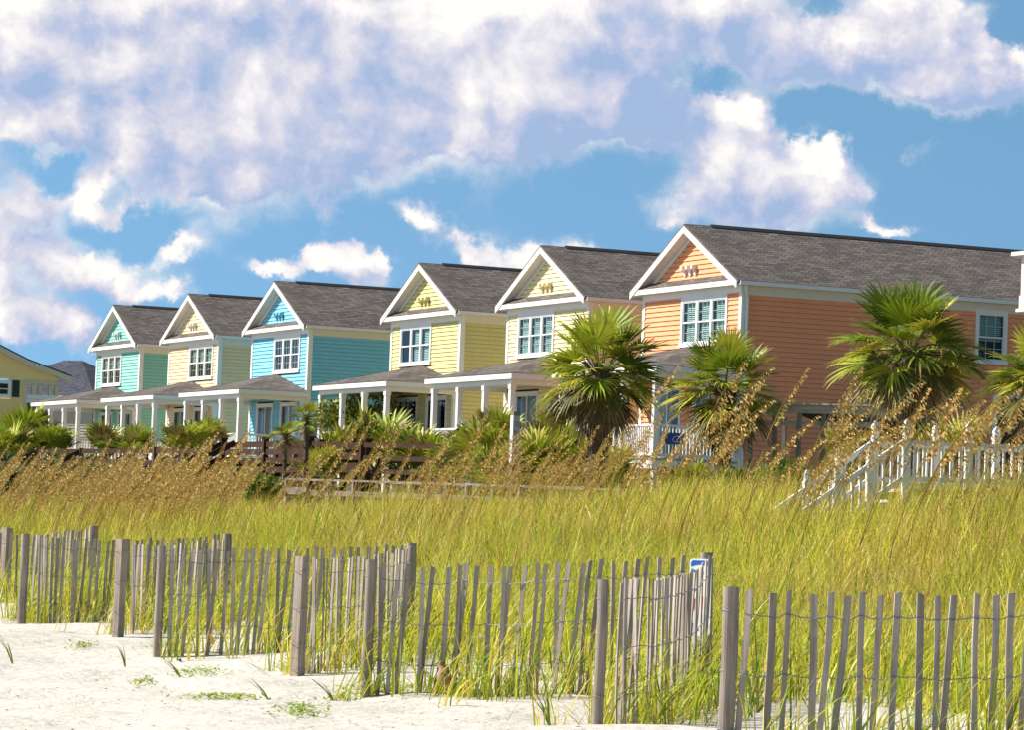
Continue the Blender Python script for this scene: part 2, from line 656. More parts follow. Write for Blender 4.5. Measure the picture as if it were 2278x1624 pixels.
def ground(X, Y):
    X = np.asarray(X, float)
    Y = np.asarray(Y, float)
    z = np.interp(Y, [-60, -4, 9.0, 11, 13, 16, 20, 26, 32, 40, 46, 400], [-1.6, -0.05, 0.0, 0.05, 0.17, 0.40, 0.80, 1.38, 1.75, 2.12, 2.4, 2.4])
    damp = np.clip((Y + 2) / 8, 0.2, 1) * np.where(Y > 45, 0.25, 1.0)
    z = z + damp * (0.20 * (vnoise(X / 6, Y / 5, 1) - 0.5) + 0.10 * (vnoise(X / 2.1, Y / 1.7, 2) - 0.5))
    z = z + 0.5 * np.clip((X + 60) / 14, 0, 1) * np.clip((Y - 16) / 6, 0, 1) * np.clip((46 - Y) / 8, 0, 1)
    near = np.clip((15 - Y) / 4, 0, 1)
    z = z + near * (0.07 * (vnoise(X / 0.9, Y / 0.7, 3) - 0.5) + 0.018 * (vnoise(X / 0.31, Y / 0.27, 4) - 0.5))
    return z


def gz(x, y):
    return float(ground(x, y))


gx = np.concatenate([np.linspace(-900, -160, 40)[:-1], np.linspace(-160, -60, 160)[:-1], np.arange(-60, -8, 0.14), np.linspace(-8, 60, 50), np.linspace(70, 500, 12)])
gy = np.concatenate([np.linspace(-300, -10, 16)[:-1], np.linspace(-10, 5, 40)[:-1], np.arange(5, 15, 0.12), np.linspace(15, 50, 110), np.linspace(55, 900, 30)])
GX, GY = np.meshgrid(gx, gy)
GZ = ground(GX, GY)
nxg, nyg = len(gx), len(gy)
verts = np.stack([GX, GY, GZ], -1).reshape(-1, 3)
ii = (np.arange(nyg - 1)[:, None] * nxg + np.arange(nxg - 1)[None, :]).ravel()
loops = np.stack([ii, ii + 1, ii + 1 + nxg, ii + nxg], -1).ravel()
gnd = np_mesh('ground', verts, loops, np.full(len(ii), 4), None, SAND, True)
tag(gnd, 'pale beach sand rising into the planted dune', 'ground', kind='structure')

# ------------------------------------------------------------------ the row of beach houses
G0 = 2.40         # ground level at the houses; house parts are measured from it
EV, PK = 6.74, 8.72
HW = 3.2


def lap_wall(mb, axis, pos, a0, a1, z0, z1, sgn, openings=(), lap=0.15, top=None):
    """clapboard wall: real overlapping boards. axis 'x': wall runs along x at y=pos, facing sgn*y"""
    n = int(math.ceil((z1 - z0) / lap))
    for i in range(n):
        b0, b1 = z0 + i * lap, min(z0 + (i + 1) * lap, z1)
        lo, hi = a0, a1
        if top:
            lo, hi = top(b1)[0], top(b1)[1]
            if hi - lo < 0.05:
                break
        segs = [(lo, hi)]
        for (o0, o1, oz0, oz1) in openings:
            if b1 > oz0 + 0.01 and b0 < oz1 - 0.01:
                ns = []
                for (s0, s1) in segs:
                    if o1 <= s0 or o0 >= s1:
                        ns.append((s0, s1))
                    else:
                        if o0 > s0:
                            ns.append((s0, o0))
                        if o1 < s1:
                            ns.append((o1, s1))
                segs = ns
        for (s0, s1) in segs:
            pb, pt = pos + sgn * 0.036, pos + sgn * 0.004
            pin = pos - sgn * 0.03
            pg = pos - sgn * 0.02                        # groove added under each board so the laps show as dark lines
            bb = b0
            b0 = b0 + 0.017
            if axis == 'x':
                mb.add([(s0, pg, bb), (s1, pg, bb), (s1, pg, b0), (s0, pg, b0)], [(0, 1, 2, 3)])
            else:
                mb.add([(pg, s0, bb), (pg, s1, bb), (pg, s1, b0), (pg, s0, b0)], [(0, 1, 2, 3)])
            if axis == 'x':
                v = [(s0, pb, b0), (s1, pb, b0), (s1, pt, b1), (s0, pt, b1), (s0, pin, b0), (s1, pin, b0), (s1, pin, b1), (s0, pin, b1)]
            else:
                v = [(pb, s0, b0), (pb, s1, b0), (pt, s1, b1), (pt, s0, b1), (pin, s0, b0), (pin, s1, b0), (pin, s1, b1), (pin, s0, b1)]
            mb.add(v, [(0, 1, 2, 3), (4, 7, 6, 5), (0, 4, 5, 1), (3, 2, 6, 7), (0, 3, 7, 4), (1, 5, 6, 2)])
            b0 = bb


def make_window(root, x0, x1, z0, z1, y, units, grid, blind, sgn=-1, axis='x'):
    """double-hung window bank; outer casing x0..x1, z0..z1 on a wall at y facing -y (or +x when axis='y')"""
    def T(mb):
        if axis == 'x':
            return mb
        mb.v = [(y + -(q[1] - 0), q[0], q[2]) for q in mb.v]     # turn: local -y becomes +x
        return mb
    yy = y if axis == 'x' else 0.0
    cw = 0.11
    f = MB()
    f.box(x0, x0 + cw, yy - 0.055, yy + 0.02, z0, z1)
    f.box(x1 - cw, x1, yy - 0.055, yy + 0.02, z0, z1)
    f.box(x0 + cw, x1 - cw, yy - 0.055, yy + 0.02, z1 - cw - 0.03, z1)
    f.box(x0 - 0.03, x1 + 0.03, yy - 0.09, yy + 0.02, z0 - 0.06, z0 + 0.06)
    uw = (x1 - x0 - 2 * cw) / units
    for i in range(1, units):
        xm = x0 + cw + uw * i
        f.box(xm - 0.055, xm + 0.055, yy - 0.05, yy + 0.02, z0 + 0.06, z1 - cw - 0.03)
    wf = T(f).build('window', WHITE, root)
    ga, gb = z0 + 0.06, z1 - cw - 0.03
    zm = (ga + gb) / 2
    sash, pane, bli, mun = MB(), MB(), MB(), MB()
    for i in range(units):
        a = x0 + cw + uw * i + (0.055 if i else 0.0)
        b = x0 + cw + uw * (i + 1) - (0.055 if i < units - 1 else 0.0)
        for (q0, q1, dy) in ((zm - 0.02, gb, -0.015), (ga, zm + 0.02, 0.012)):
            e = 0.035
            sash.box(a, a + e, yy + dy - 0.02, yy + dy + 0.02, q0, q1)
            sash.box(b - e, b, yy + dy - 0.02, yy + dy + 0.02, q0, q1)
            sash.box(a + e, b - e, yy + dy - 0.02, yy + dy + 0.02, q1 - e, q1)
            sash.box(a + e, b - e, yy + dy - 0.02, yy + dy + 0.02, q0, q0 + e + 0.01)
            pane.quad((a + e, yy + dy, q0 + e), (b - e, yy + dy, q0 + e), (b - e, yy + dy, q1 - e), (a + e, yy + dy, q1 - e))
            if grid:
                for k in (1, 2):
                    xx = a + (b - a) * k / 3
                    mun.box(xx - 0.009, xx + 0.009, yy + dy + 0.008, yy + dy + 0.020, q0 + e, q1 - e)
                zz = (q0 + q1) / 2
                mun.box(a + e, b - e, yy + dy + 0.022, yy + dy + 0.032, zz - 0.009, zz + 0.009)
        if blind:
            zb = ga if blind[i % len(blind)] == 1 else (zm - 0.1 if blind[i % len(blind)] == 2 else None)
            if zb is not None:
                z = gb - 0.03
                while z > zb:
                    bli.add([(a + 0.05, yy + 0.105, z), (b - 0.05, yy + 0.105, z), (b - 0.05, yy + 0.065, z - 0.052), (a + 0.05, yy + 0.065, z - 0.052)], [(0, 1, 2, 3)])
                    z -= 0.062
    T(sash).build('sash', WHITE, wf)
    T(pane).build('pane', GLASS, wf)
    if mun.v:
        T(mun).build('muntin', WHITE, wf)
    if bli.v:
        T(bli).build('blind', BLIND, wf)
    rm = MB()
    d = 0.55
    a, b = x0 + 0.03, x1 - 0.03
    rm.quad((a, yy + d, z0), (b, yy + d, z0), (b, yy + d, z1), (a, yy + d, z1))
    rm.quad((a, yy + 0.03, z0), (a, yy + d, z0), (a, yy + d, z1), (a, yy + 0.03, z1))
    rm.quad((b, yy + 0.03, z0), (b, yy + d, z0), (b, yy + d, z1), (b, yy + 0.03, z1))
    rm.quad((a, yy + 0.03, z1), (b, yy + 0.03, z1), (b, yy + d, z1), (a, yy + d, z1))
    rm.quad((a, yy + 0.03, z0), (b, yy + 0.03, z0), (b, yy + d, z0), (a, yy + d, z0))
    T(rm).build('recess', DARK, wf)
    return wf


def make_door(root, x0, x1, z0, z1, y, shade, curtain):
    f = MB()
    cw = 0.10
    f.box(x0, x0 + cw, y - 0.05, y + 0.02, z0, z1)
    f.box(x1 - cw, x1, y - 0.05, y + 0.02, z0, z1)
    f.box(x0 + cw, x1 - cw, y - 0.05, y + 0.02, z1 - cw, z1)
    f.box(x0, x1, y - 0.07, y + 0.02, z0 - 0.04, z0 + 0.03)
    df = f.build('sliding_door', WHITE, root)
    xm = (x0 + x1) / 2
    s, p, cu = MB(), MB(), MB()
    for (a, b, dy) in ((x0 + cw, xm + 0.04, -0.01), (xm - 0.04, x1 - cw, 0.02)):
        e = 0.06
        s.box(a, a + e, y + dy - 0.012, y + dy + 0.012, z0 + 0.03, z1 - cw)
        s.box(b - e, b, y + dy - 0.012, y + dy + 0.012, z0 + 0.03, z1 - cw)
        s.box(a + e, b - e, y + dy - 0.012, y + dy + 0.012, z1 - cw - e, z1 - cw)
        s.box(a + e, b - e, y + dy - 0.012, y + dy + 0.012, z0 + 0.03, z0 + 0.13)
        p.quad((a + e, y + dy, z0 + 0.1), (b - e, y + dy, z0 + 0.1), (b - e, y + dy, z1 - cw - e), (a + e, y + dy, z1 - cw - e))
    s.build('sash', WHITE, df)
    p.build('pane', GLASS, df)
    for k, (a, b) in enumerate(((x0 + cw, xm), (xm, x1 - cw))):
        if curtain[k]:
            n = 14
            vs, fs = [], []
            for i in range(n + 1):
                t = i / n
                yy = y + 0.14 + 0.03 * math.sin(i * 2.3)
                vs += [(a + (b - a) * t, yy, z0 + 0.05), (a + (b - a) * t, yy, z1 - 0.1)]
            for i in range(n):
                fs.append((2 * i, 2 * i + 2, 2 * i + 3, 2 * i + 1))
            cu.add(vs, fs)
    if cu.v:
        cu.build('curtain', CURT, df)
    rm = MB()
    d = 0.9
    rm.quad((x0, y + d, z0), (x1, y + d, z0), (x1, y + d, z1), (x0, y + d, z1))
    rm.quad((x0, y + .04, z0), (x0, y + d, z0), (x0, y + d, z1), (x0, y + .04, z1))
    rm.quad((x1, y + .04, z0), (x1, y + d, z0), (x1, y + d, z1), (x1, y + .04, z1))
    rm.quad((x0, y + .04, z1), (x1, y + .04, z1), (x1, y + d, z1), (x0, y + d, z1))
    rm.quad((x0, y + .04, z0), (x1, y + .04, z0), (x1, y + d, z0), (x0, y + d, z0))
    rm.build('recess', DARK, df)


def railing(root, p, q, h=1.0, sp=0.115, post=None, mat=None, name='railing', bw=0.034):
    """rail along p->q (deck level points): top and bottom rail, balusters"""
    p, q = Vector(p), Vector(q)
    mb = MB()
    up = Vector((0, 0, 1))
    mb.bar(p + up * (h - 0.03), q + up * (h - 0.03), 0.09, 0.06)
    mb.bar(p + up * 0.11, q + up * 0.11, 0.05, 0.07)
    L = (q - p).length
    n = max(1, int(L / sp))
    for i in range(n):
        b = p + (q - p) * ((i + 0.5) / n)
        mb.bar(b + up * 0.14, b + up * (h - 0.06), bw, bw, (1, 0, 0))
    return mb.build(name, mat or WHITE, root)


def make_house(name, label, X, Y, dz, color, wx, px, grid, blind, L=15.0, side_win=False, vent=False, bracket='own', curtains=((1, 0), (1, 0)), seaward_deck=False):
    root = empty(name, (X, Y, G0 + dz), label, 'house', 'pastel houses in a row')
    sid = m_paint('siding_' + name, color, 0.10, 0.6)
    x0w, x1w = wx
    wz0, wz1 = 5.05, 6.52
    DK = 1.45                                            # porch floor above ground
    doors = [(-2.35, -0.45), (0.35, 2.25)]
    dz0, dz1 = DK + 0.06, DK + 2.38
    w = MB()
    ops = [(x0w + 0.05, x1w - 0.05, wz0 + 0.02, wz1 - 0.02)] + [(a + .04, b - .04, dz0, dz1) for a, b in doors]
    lap_wall(w, 'x', 0.0, -HW, HW, 0.9, EV, -1, ops)
    sops = []
    if side_win:
        sops = [(8.2, 9.25, 4.95, 6.5), (8.9, 10.9, 1.5, 3.85)]
    lap_wall(w, 'y', HW, 0.0, L, 0.9, EV, 1, sops)
    lap_wall(w, 'y', -HW, 0.0, L, 0.9, EV, -1)
    lap_wall(w, 'x', L, -HW, HW, 0.9, EV, 1)
    sl = (PK - 0.1 - EV) / 3.5

    def tri(z):
        h = (PK - 0.28 - z) / sl
        return (-h, h)
    lap_wall(w, 'x', 0.0, 0, 0, EV + 0.3, PK, -1, top=tri)
    w.build('wall', sid, root)
    fd = MB()                                           # piles and skirt below the walls
    fd.box(-HW + 0.05, HW - 0.05, 0.06, L - 0.05, 0.0, 0.9)
    fd.build('foundation', CREAM, root)
    # roof
    sl = (PK + 0.04 - (EV + 0.10)) / 3.58
    r = MB()
    ya, yb = -0.37, L + 0.3
    zr, ze = PK + 0.04, EV + 0.10
    th = 0.07
    for sg in (-1, 1):
        r.prism([(0, ya, zr), (sg * 3.58, ya, ze), (sg * 3.58, ya, ze - th), (0, ya, zr - th)], (0, yb - ya, 0))
    r.prism([(-3.3, -0.345, EV + 0.135), (3.3, -0.345, EV + 0.135), (2.78, 0.02, EV + 0.38), (-2.78, 0.02, EV + 0.38)], (0, 0, -0.03))   # pent strip under the gable
    ro = r.build('roof', ROOF, root)
    rc = MB()
    rc.prism([(-0.16, 0.55, zr - 0.065), (0, 0.55, zr + 0.045), (0.16, 0.55, zr - 0.065)], (0, L - 0.7, 0))
    rc.build('ridge_vent', m_plain('dark_ridge', (0.02, 0.02, 0.025), 0.9), ro)
    if vent:
        v = MB()
        for (vx, vy) in vent:
            vz = zr - abs(vx) * sl
            v.tube([(vx, vy, vz - 0.05), (vx, vy, vz + 0.08)], [0.17, 0.08], 10)
            v.tube([(vx, vy, vz + 0.0), (vx, vy, vz + 0.42)], 0.06, 10)
        v.build('vent_pipe', m_plain('vent_metal', (0.55, 0.55, 0.55), 0.5), ro)
    # white trim
    rk = MB()
    for sg in (-1, 1):
        tw = 0.21
        rk.prism([(0, -0.385, zr - th - 0.004), (sg * 3.5, -0.385, zr - th - 0.004 - 3.5 * sl), (sg * 3.5, -0.385, zr - th - tw - 3.5 * sl), (0, -0.385, zr - th - tw)], (0, 0.05, 0))
        rk.prism([(0, -0.335, zr - th - tw + 0.05), (sg * 3.4, -0.335, zr - th - tw + 0.05 - 3.4 * sl), (sg * 3.4, -0.335, zr - th - tw + 0.03 - 3.4 * sl), (0, -0.335, zr - th - tw + 0.03)], (0, 0.30, 0))
        rk.prism([(0, -0.045, zr - th - tw + 0.02), (sg * 3.2, -0.045, zr - th - tw + 0.02 - 3.2 * sl), (sg * 3.2, -0.045, zr - th - tw - 0.14 - 3.2 * sl), (0, -0.045, zr - th - tw - 0.14)], (0, 0.04, 0))
    rk.build('gable_trim', WHITE, root)
    ev = MB()
    ev.box(-3.5, 3.5, -0.36, -0.32, EV - 0.03, EV + 0.12)
    ev.box(-3.5, 3.5, -0.32, -0.03, EV, EV + 0.03)
    ev.box(-HW - 0.02, HW + 0.02, -0.05, 0.0, EV - 0.22, EV)
    ev.build('eave_trim', WHITE, root)
    fr = MB()
    for sg in (-1, 1):
        a, b = sorted((sg * HW, sg * 3.53))
        fr.mark(); fr.box(a, b, -0.30, L + 0.25, EV - 0.03, EV)
        a, b = sorted((sg * (HW + 0.0), sg * (HW + 0.045)))
        fr.box(a, b, 0.12, L, EV - 0.30, EV - 0.03)
    fr.build_each('soffit', CREAM, root)
    gu = MB()
    for sg in (-1, 1):
        a, b = sorted((sg * 3.53, sg * 3.64))
        gu.mark(); gu.box(a, b, -0.31, L + 0.28, EV - 0.03, EV + 0.085)
    if seaward_deck:
        gu.tube([(3.58, -0.1, EV), (3.58, -0.08, EV - 0.1), (HW + 0.09, 0.12, EV - 0.42), (HW + 0.09, 0.12, 1.2)], 0.045, 8)
    gu.build_each('gutter', WHITE, root)
    cb = MB()
    for sg in (-1, 1):
        a, b = sorted((sg * (HW - 0.13), sg * (HW + 0.04)))
        cb.mark(); cb.box(a, b, -0.045, 0.0, 0.9, EV - 0.22)
        a, b = sorted((sg * HW, sg * (HW + 0.04)))
        cb.box(a, b, 0.0, 0.14, 0.9, EV - 0.03)
        cb.mark(); cb.box(a, b, L - 0.14, L, 0.9, EV - 0.03)
    cb.build_each('corner_board', WHITE, root)
    bm = sid if bracket == 'own' else WHITE
    bz = EV + 0.62
    for i in (-1, 0, 1):
        b = MB()
        bx = i * 0.34 - 0.1
        b.box(bx - 0.06, bx + 0.06, -0.20, -0.02, bz + .02, bz + 0.12)
        b.prism([(bx - 0.05, -0.02, bz + .02), (bx - 0.05, -0.15, bz), (bx - 0.05, -0.08, bz - 0.09), (bx - 0.05, -0.06, bz - 0.18), (bx - 0.05, -0.02, bz - 0.2)], (0.1, 0, 0))
        b.build('bracket', bm, root)
    make_window(root, x0w, x1w, wz0, wz1, 0.0, 3, grid, blind)
    for k, (a, b) in enumerate(doors):
        make_door(root, a, b, dz0, dz1, 0.0, 0.0, curtains[k])
    if side_win:
        make_window(root, 8.15, 9.3, 4.9, 6.52, HW, 1, True, (2,), axis='y')
        dd = MB()
        dd.box(HW - 0.02, HW + 0.06, 8.85, 9.0, 0.9, 3.9)
        dd.box(HW - 0.02, HW + 0.06, 10.8, 10.95, 0.9, 3.9)
        dd.box(HW - 0.02, HW + 0.07, 9.0, 10.8, 3.75, 3.9)
        so_ = dd.build('side_entry', WHITE, root)
        dp = MB()
        dp.box(HW - 0.6, HW - 0.4, 9.0, 10.8, 0.9, 3.75)
        dp.build('door_leaf', m_plain('dark_red_door', (0.10, 0.03, 0.02), 0.5), so_)
    # porch
    PE, PA = 3.98, 5.0
    pxl, pxr, py = px - 3.36, px + 3.8, -3.03
    pr = MB()
    ap = (px, 0.02, PA)
    A, B, C_, E_ = (pxl, py, PE + .19), (pxr, py, PE + .19), (pxr, -0.03, PE + .19), (pxl, -0.03, PE + .19)
    pr.add([A, B, ap], [(0, 1, 2)])
    pr.add([B, C_, (px, -0.03, PA)], [(0, 1, 2)])
    pr.add([E_, A, (px, -0.03, PA)], [(0, 1, 2)])
    pr.add([A, B, C_, E_], [(3, 2, 1, 0)])
    po = pr.build('porch_roof', ROOF, root)
    fa = MB()
    fa.box(pxl + .03, pxr - .03, py + .03, py + .07, PE, PE + .18)
    fa.box(pxr - .07, pxr - .03, py + .07, -0.06, PE, PE + .18)
    fa.box(pxl + .03, pxl + .07, py + .07, -0.06, PE, PE + .18)
    fa.build('fascia', WHITE, po)
    ce = MB()
    ce.box(pxl + .07, pxr - .07, py + .07, -0.06, PE + .01, PE + .05)
    ce.build('ceiling', CREAM, po)
    bmx = MB()
    fy = -2.75
    xl, xr = px - 3.0, px + 3.32
    bmx.box(xl - 0.1, xr + 0.1, fy - 0.07, fy + 0.07, PE - 0.17, PE + 0.01)
    bmx.box(xr - 0.05, xr + 0.08, fy + 0.07, -0.06, PE - 0.17, PE + 0.01)
    bmx.box(xl - 0.08, xl + 0.05, fy + 0.07, -0.06, PE - 0.17, PE + 0.01)
    bmx.build('beam', WHITE, po)
    cxs = [xl + (xr - xl) * i / 3 for i in range(4)]
    for cx in cxs + ['b']:
        c = MB()
        yy = fy
        if cx == 'b':
            cx, yy = xr, -0.14
        hw = 0.085
        c.box(cx - hw, cx + hw, yy - hw, yy + hw, DK - 0.2, PE - 0.32)
        c.box(cx - hw - .02, cx + hw + .02, yy - hw - .02, yy + hw + .02, PE - 0.32, PE - 0.17)
        c.box(cx - hw - .015, cx + hw + .015, yy - hw - .015, yy + hw + .015, DK, DK + 0.18)
        c.build('porch_column', WHITE, root)
    dk = MB()
    dk.box(xl - 0.12, xr + 0.12, fy - 0.14, -0.04, DK - 0.06, DK)
    deck = dk.build('porch_deck', m_plain('deck_grey', (0.32, 0.29, 0.26), 0.8), root)
    sk = MB()
    sk.box(xl - 0.10, xr + 0.10, fy - 0.12, fy - 0.07, DK - 0.31, DK - 0.063)
    sk.box(xr + 0.05, xr + 0.10, fy - 0.07, -0.05, DK - 0.31, DK - 0.063)
    sk.box(xl - 0.10, xl - 0.05, fy - 0.07, -0.05, DK - 0.31, DK - 0.063)
    sk.build('skirt_board', WHITE, deck)
    pi = MB()
    for cx in cxs:
        pi.mark(); pi.box(cx - 0.09, cx + 0.09, fy - 0.05, fy + 0.13, -0.5, DK - 0.2)
    pi.build_each('pile', CREAM, deck)
    ra = [(cxs[0] + .09, cxs[1] - .09), (cxs[2] + .09, cxs[3] - .09)]
    n0, n1 = cxs[1] + 0.42, cxs[2] - 0.42
    ra += [(cxs[1] + .09, n0 - .07), (n1 + .07, cxs[2] - .09)]
    for a, b in ra:
        railing(root, (a, fy, DK), (b, fy, DK))
    railing(root, (xr, fy + .09, DK), (xr, -0.24, DK))
    railing(root, (xl, fy + .09, DK), (xl, -0.24, DK))
    for nx_ in (n0, n1):
        n = MB()
        n.box(nx_ - .07, nx_ + .07, fy - .07, fy + .07, DK, DK + 1.13)
        n.box(nx_ - .09, nx_ + .09, fy - .09, fy + .09, DK + 1.13, DK + 1.19)
        n.build('newel', WHITE, root)
    st = MB()
    ns = 8
    for i in range(ns):
        y1 = fy - 0.14 - i * 0.27
        z = DK - (i + 1) * 0.17
        st.box(n0 - .02, n1 + .02, y1 - 0.28, y1, z - 0.04, z)
    stair = st.build('stair', REDWOOD, root)
    sr = MB()
    for nx_ in (n0, n1):
        p, q = Vector((nx_, fy - 0.08, DK + 1.0)), Vector((nx_, fy - 0.08 - 0.27 * ns, DK + 1.0 - 0.17 * ns))
        sr.mark(); sr.bar(p, q, 0.06, 0.09)
        sr.bar(p - Vector((0, 0, .8)), q - Vector((0, 0, .8)), 0.05, 0.08)
        for i in range(14):
            b = p + (q - p) * ((i + .5) / 14)
            sr.bar(b, b - Vector((0, 0, .8)), 0.035, 0.035, (1, 0, 0))
        sr.box(nx_ - .05, nx_ + .05, q.y - .1, q.y, q.z - 1.0, q.z + 0.06)
    sr.build_each('handrail', REDWOOD, stair)
    root['px'] = 0
    del root['px']
    return root, (xl, fy, DK, cxs)


HOUSES = [
    ('mint_green_house', 'mint green clapboard house with white trim, smallest in view, beside the dark hip roof', -145.61, 47.00, 0.07, (0.27, 0.62, 0.51), (-2.35, 0.59), -0.26, True, (2, 2, 2), {'bracket': 'white'}),
    ('peach_cream_house', 'pale peach cream house between the mint green and the sky blue houses', -134.70, 46.84, 0.02, (0.88, 0.66, 0.38), (-0.47, 2.58), -0.03, True, (2, 2, 2), {'bracket': 'white'}),
    ('sky_blue_house', 'sky blue clapboard house with teal shaded side wall and glass doors', -124.56, 46.96, 0.03, (0.22, 0.57, 0.73), (-0.59, 2.32), -0.18, True, (0, 0, 0), {'curtains': ((1, 1), (1, 1))}),
    ('lime_green_house', 'yellowish lime green house with a white vent pipe on its dark roof', -111.29, 47.61, 0.02, (0.70, 0.63, 0.27), (-2.30, 0.61), -0.14, False, (0, 1, 1), {'vent': [(1.55, 9.5)]}),
    ('lemon_yellow_house', 'lemon yellow house partly hidden by a fan palm, next to the orange house', -100.81, 47.58, -0.01, (0.88, 0.76, 0.42), (-2.31, 0.60), -0.01, True, (1, 1, 1), {}),
    ('orange_house', 'bright orange clapboard house with a long shaded side wall and long roof', -89.47, 47.08, -0.12, (0.89, 0.37, 0.18), (-0.62, 2.35), -0.15, True, (1, 1, 1), {'bracket': 'white', 'side_win': True, 'vent': [(1.75, 11.15)], 'seaward_deck': True, 'L': 16.5}),
]
HINFO = []
for nm, lb, X, Y, dz, c, wx, px, gr, blv, kw in HOUSES:
    root, inf = make_house(nm, lb, X, Y, dz, c, wx, px, gr, blv, **kw)
    HINFO.append((X, Y, G0 + dz, inf))

# boards that hang on the porch railings: white above, blue with pale marks below
SIGNW = m_plain('sign_white', (0.78, 0.80, 0.80), 0.4)
SIGNB = m_plain('sign_blue', (0.02, 0.055, 0.22), 0.4)
MARK = m_plain('sign_mark', (0.62, 0.64, 0.75), 0.5)
FAINT = m_plain('sign_faint_mark', (0.62, 0.68, 0.72), 0.5)


def porch_sign(X, Y, Z, label, kind=0, w=0.44, h=0.86):
    e = empty('porch_sign', (X, Y, Z), label, 'sign', 'rental boards on the porch railings')
    a = MB()
    a.box(0, w, -0.012, 0.012, h * 0.45, h)
    a.build('white_panel', SIGNW, e)
    b = MB()
    b.box(0, w, -0.012, 0.012, 0, h * 0.45)
    bp = b.build('blue_panel', SIGNB, e)
    m = MB()
    if kind == 0:
        for (q, ww) in ((0.36, 0.2), (0.28, 0.3), (0.17, 0.34), (0.08, 0.3)):
            m.tube([(w / 2 - ww / 2, -0.014, q), (w / 2 + ww / 2, -0.014, q)], 0.022, 6)
    else:
        m.prism([(w * .2, -0.016, .16), (w * .4, -0.016, .34), (w * .6, -0.016, .34), (w * .8, -0.016, .16), (w * .6, -0.016, .16), (w * .5, -0.016, .25), (w * .4, -0.016, .16)], (0, 0.003, 0))
        m.tube([(w * .25, -0.014, .08), (w * .75, -0.014, .08)], 0.02, 6)
    m.build('lettering', MARK, bp)
    f = MB()
    f.tube([(w * .5, -0.013, h * .74), (w * .5, -0.013, h * .84)], 0.04, 8)
    f.tube([(w * .3, -0.013, h * .7), (w * .7, -0.013, h * .7)], 0.02, 6)
    f.build('emblem', FAINT, e)
    return e


sg_lab = {1: None, 2: 'white and blue sign on the railing before the sky blue house porch', 3: None,
          4: 'white and blue sign on the railing beside the red brown stair of the lemon house', 5: None}
for hi_, lab, kd in ((2, 'white and blue board on the porch railing of the sky blue house', 1), (4, 'white and blue board on the porch railing of the lemon yellow house', 0), (5, 'white and blue board on the orange house railing, left of the palm trunk', 0)):
    X, Y, Z, (xl, fy, DKz, cxs) = HINFO[hi_]
    porch_sign(X + cxs[0] + 0.16, Y + fy - 0.06, Z + DKz + 0.02, lab, kd)
X, Y, Z, (xl, fy, DKz, cxs) = HINFO[5]
e = empty('deck_notice', (X + cxs[3] + 0.06, Y + fy + 0.30, Z + DKz + 0.42), 'small dark blue notice on the shaded side railing of the orange house deck', 'sign')
a = MB(); a.box(0, 0.02, 0, 0.62, 0, 0.34); a.build('panel', SIGNB, e)
a = MB(); a.tube([(0.022, 0.40 + 0.15 * math.cos(t_ * PI / 8), 0.1 + 0.15 * math.sin(t_ * PI / 8)) for t_ in range(9)], 0.012, 6); a.tube([(0.022, 0.28, 0.08), (0.022, 0.52, 0.08)], 0.012, 6)
a.build('emblem', MARK, e)

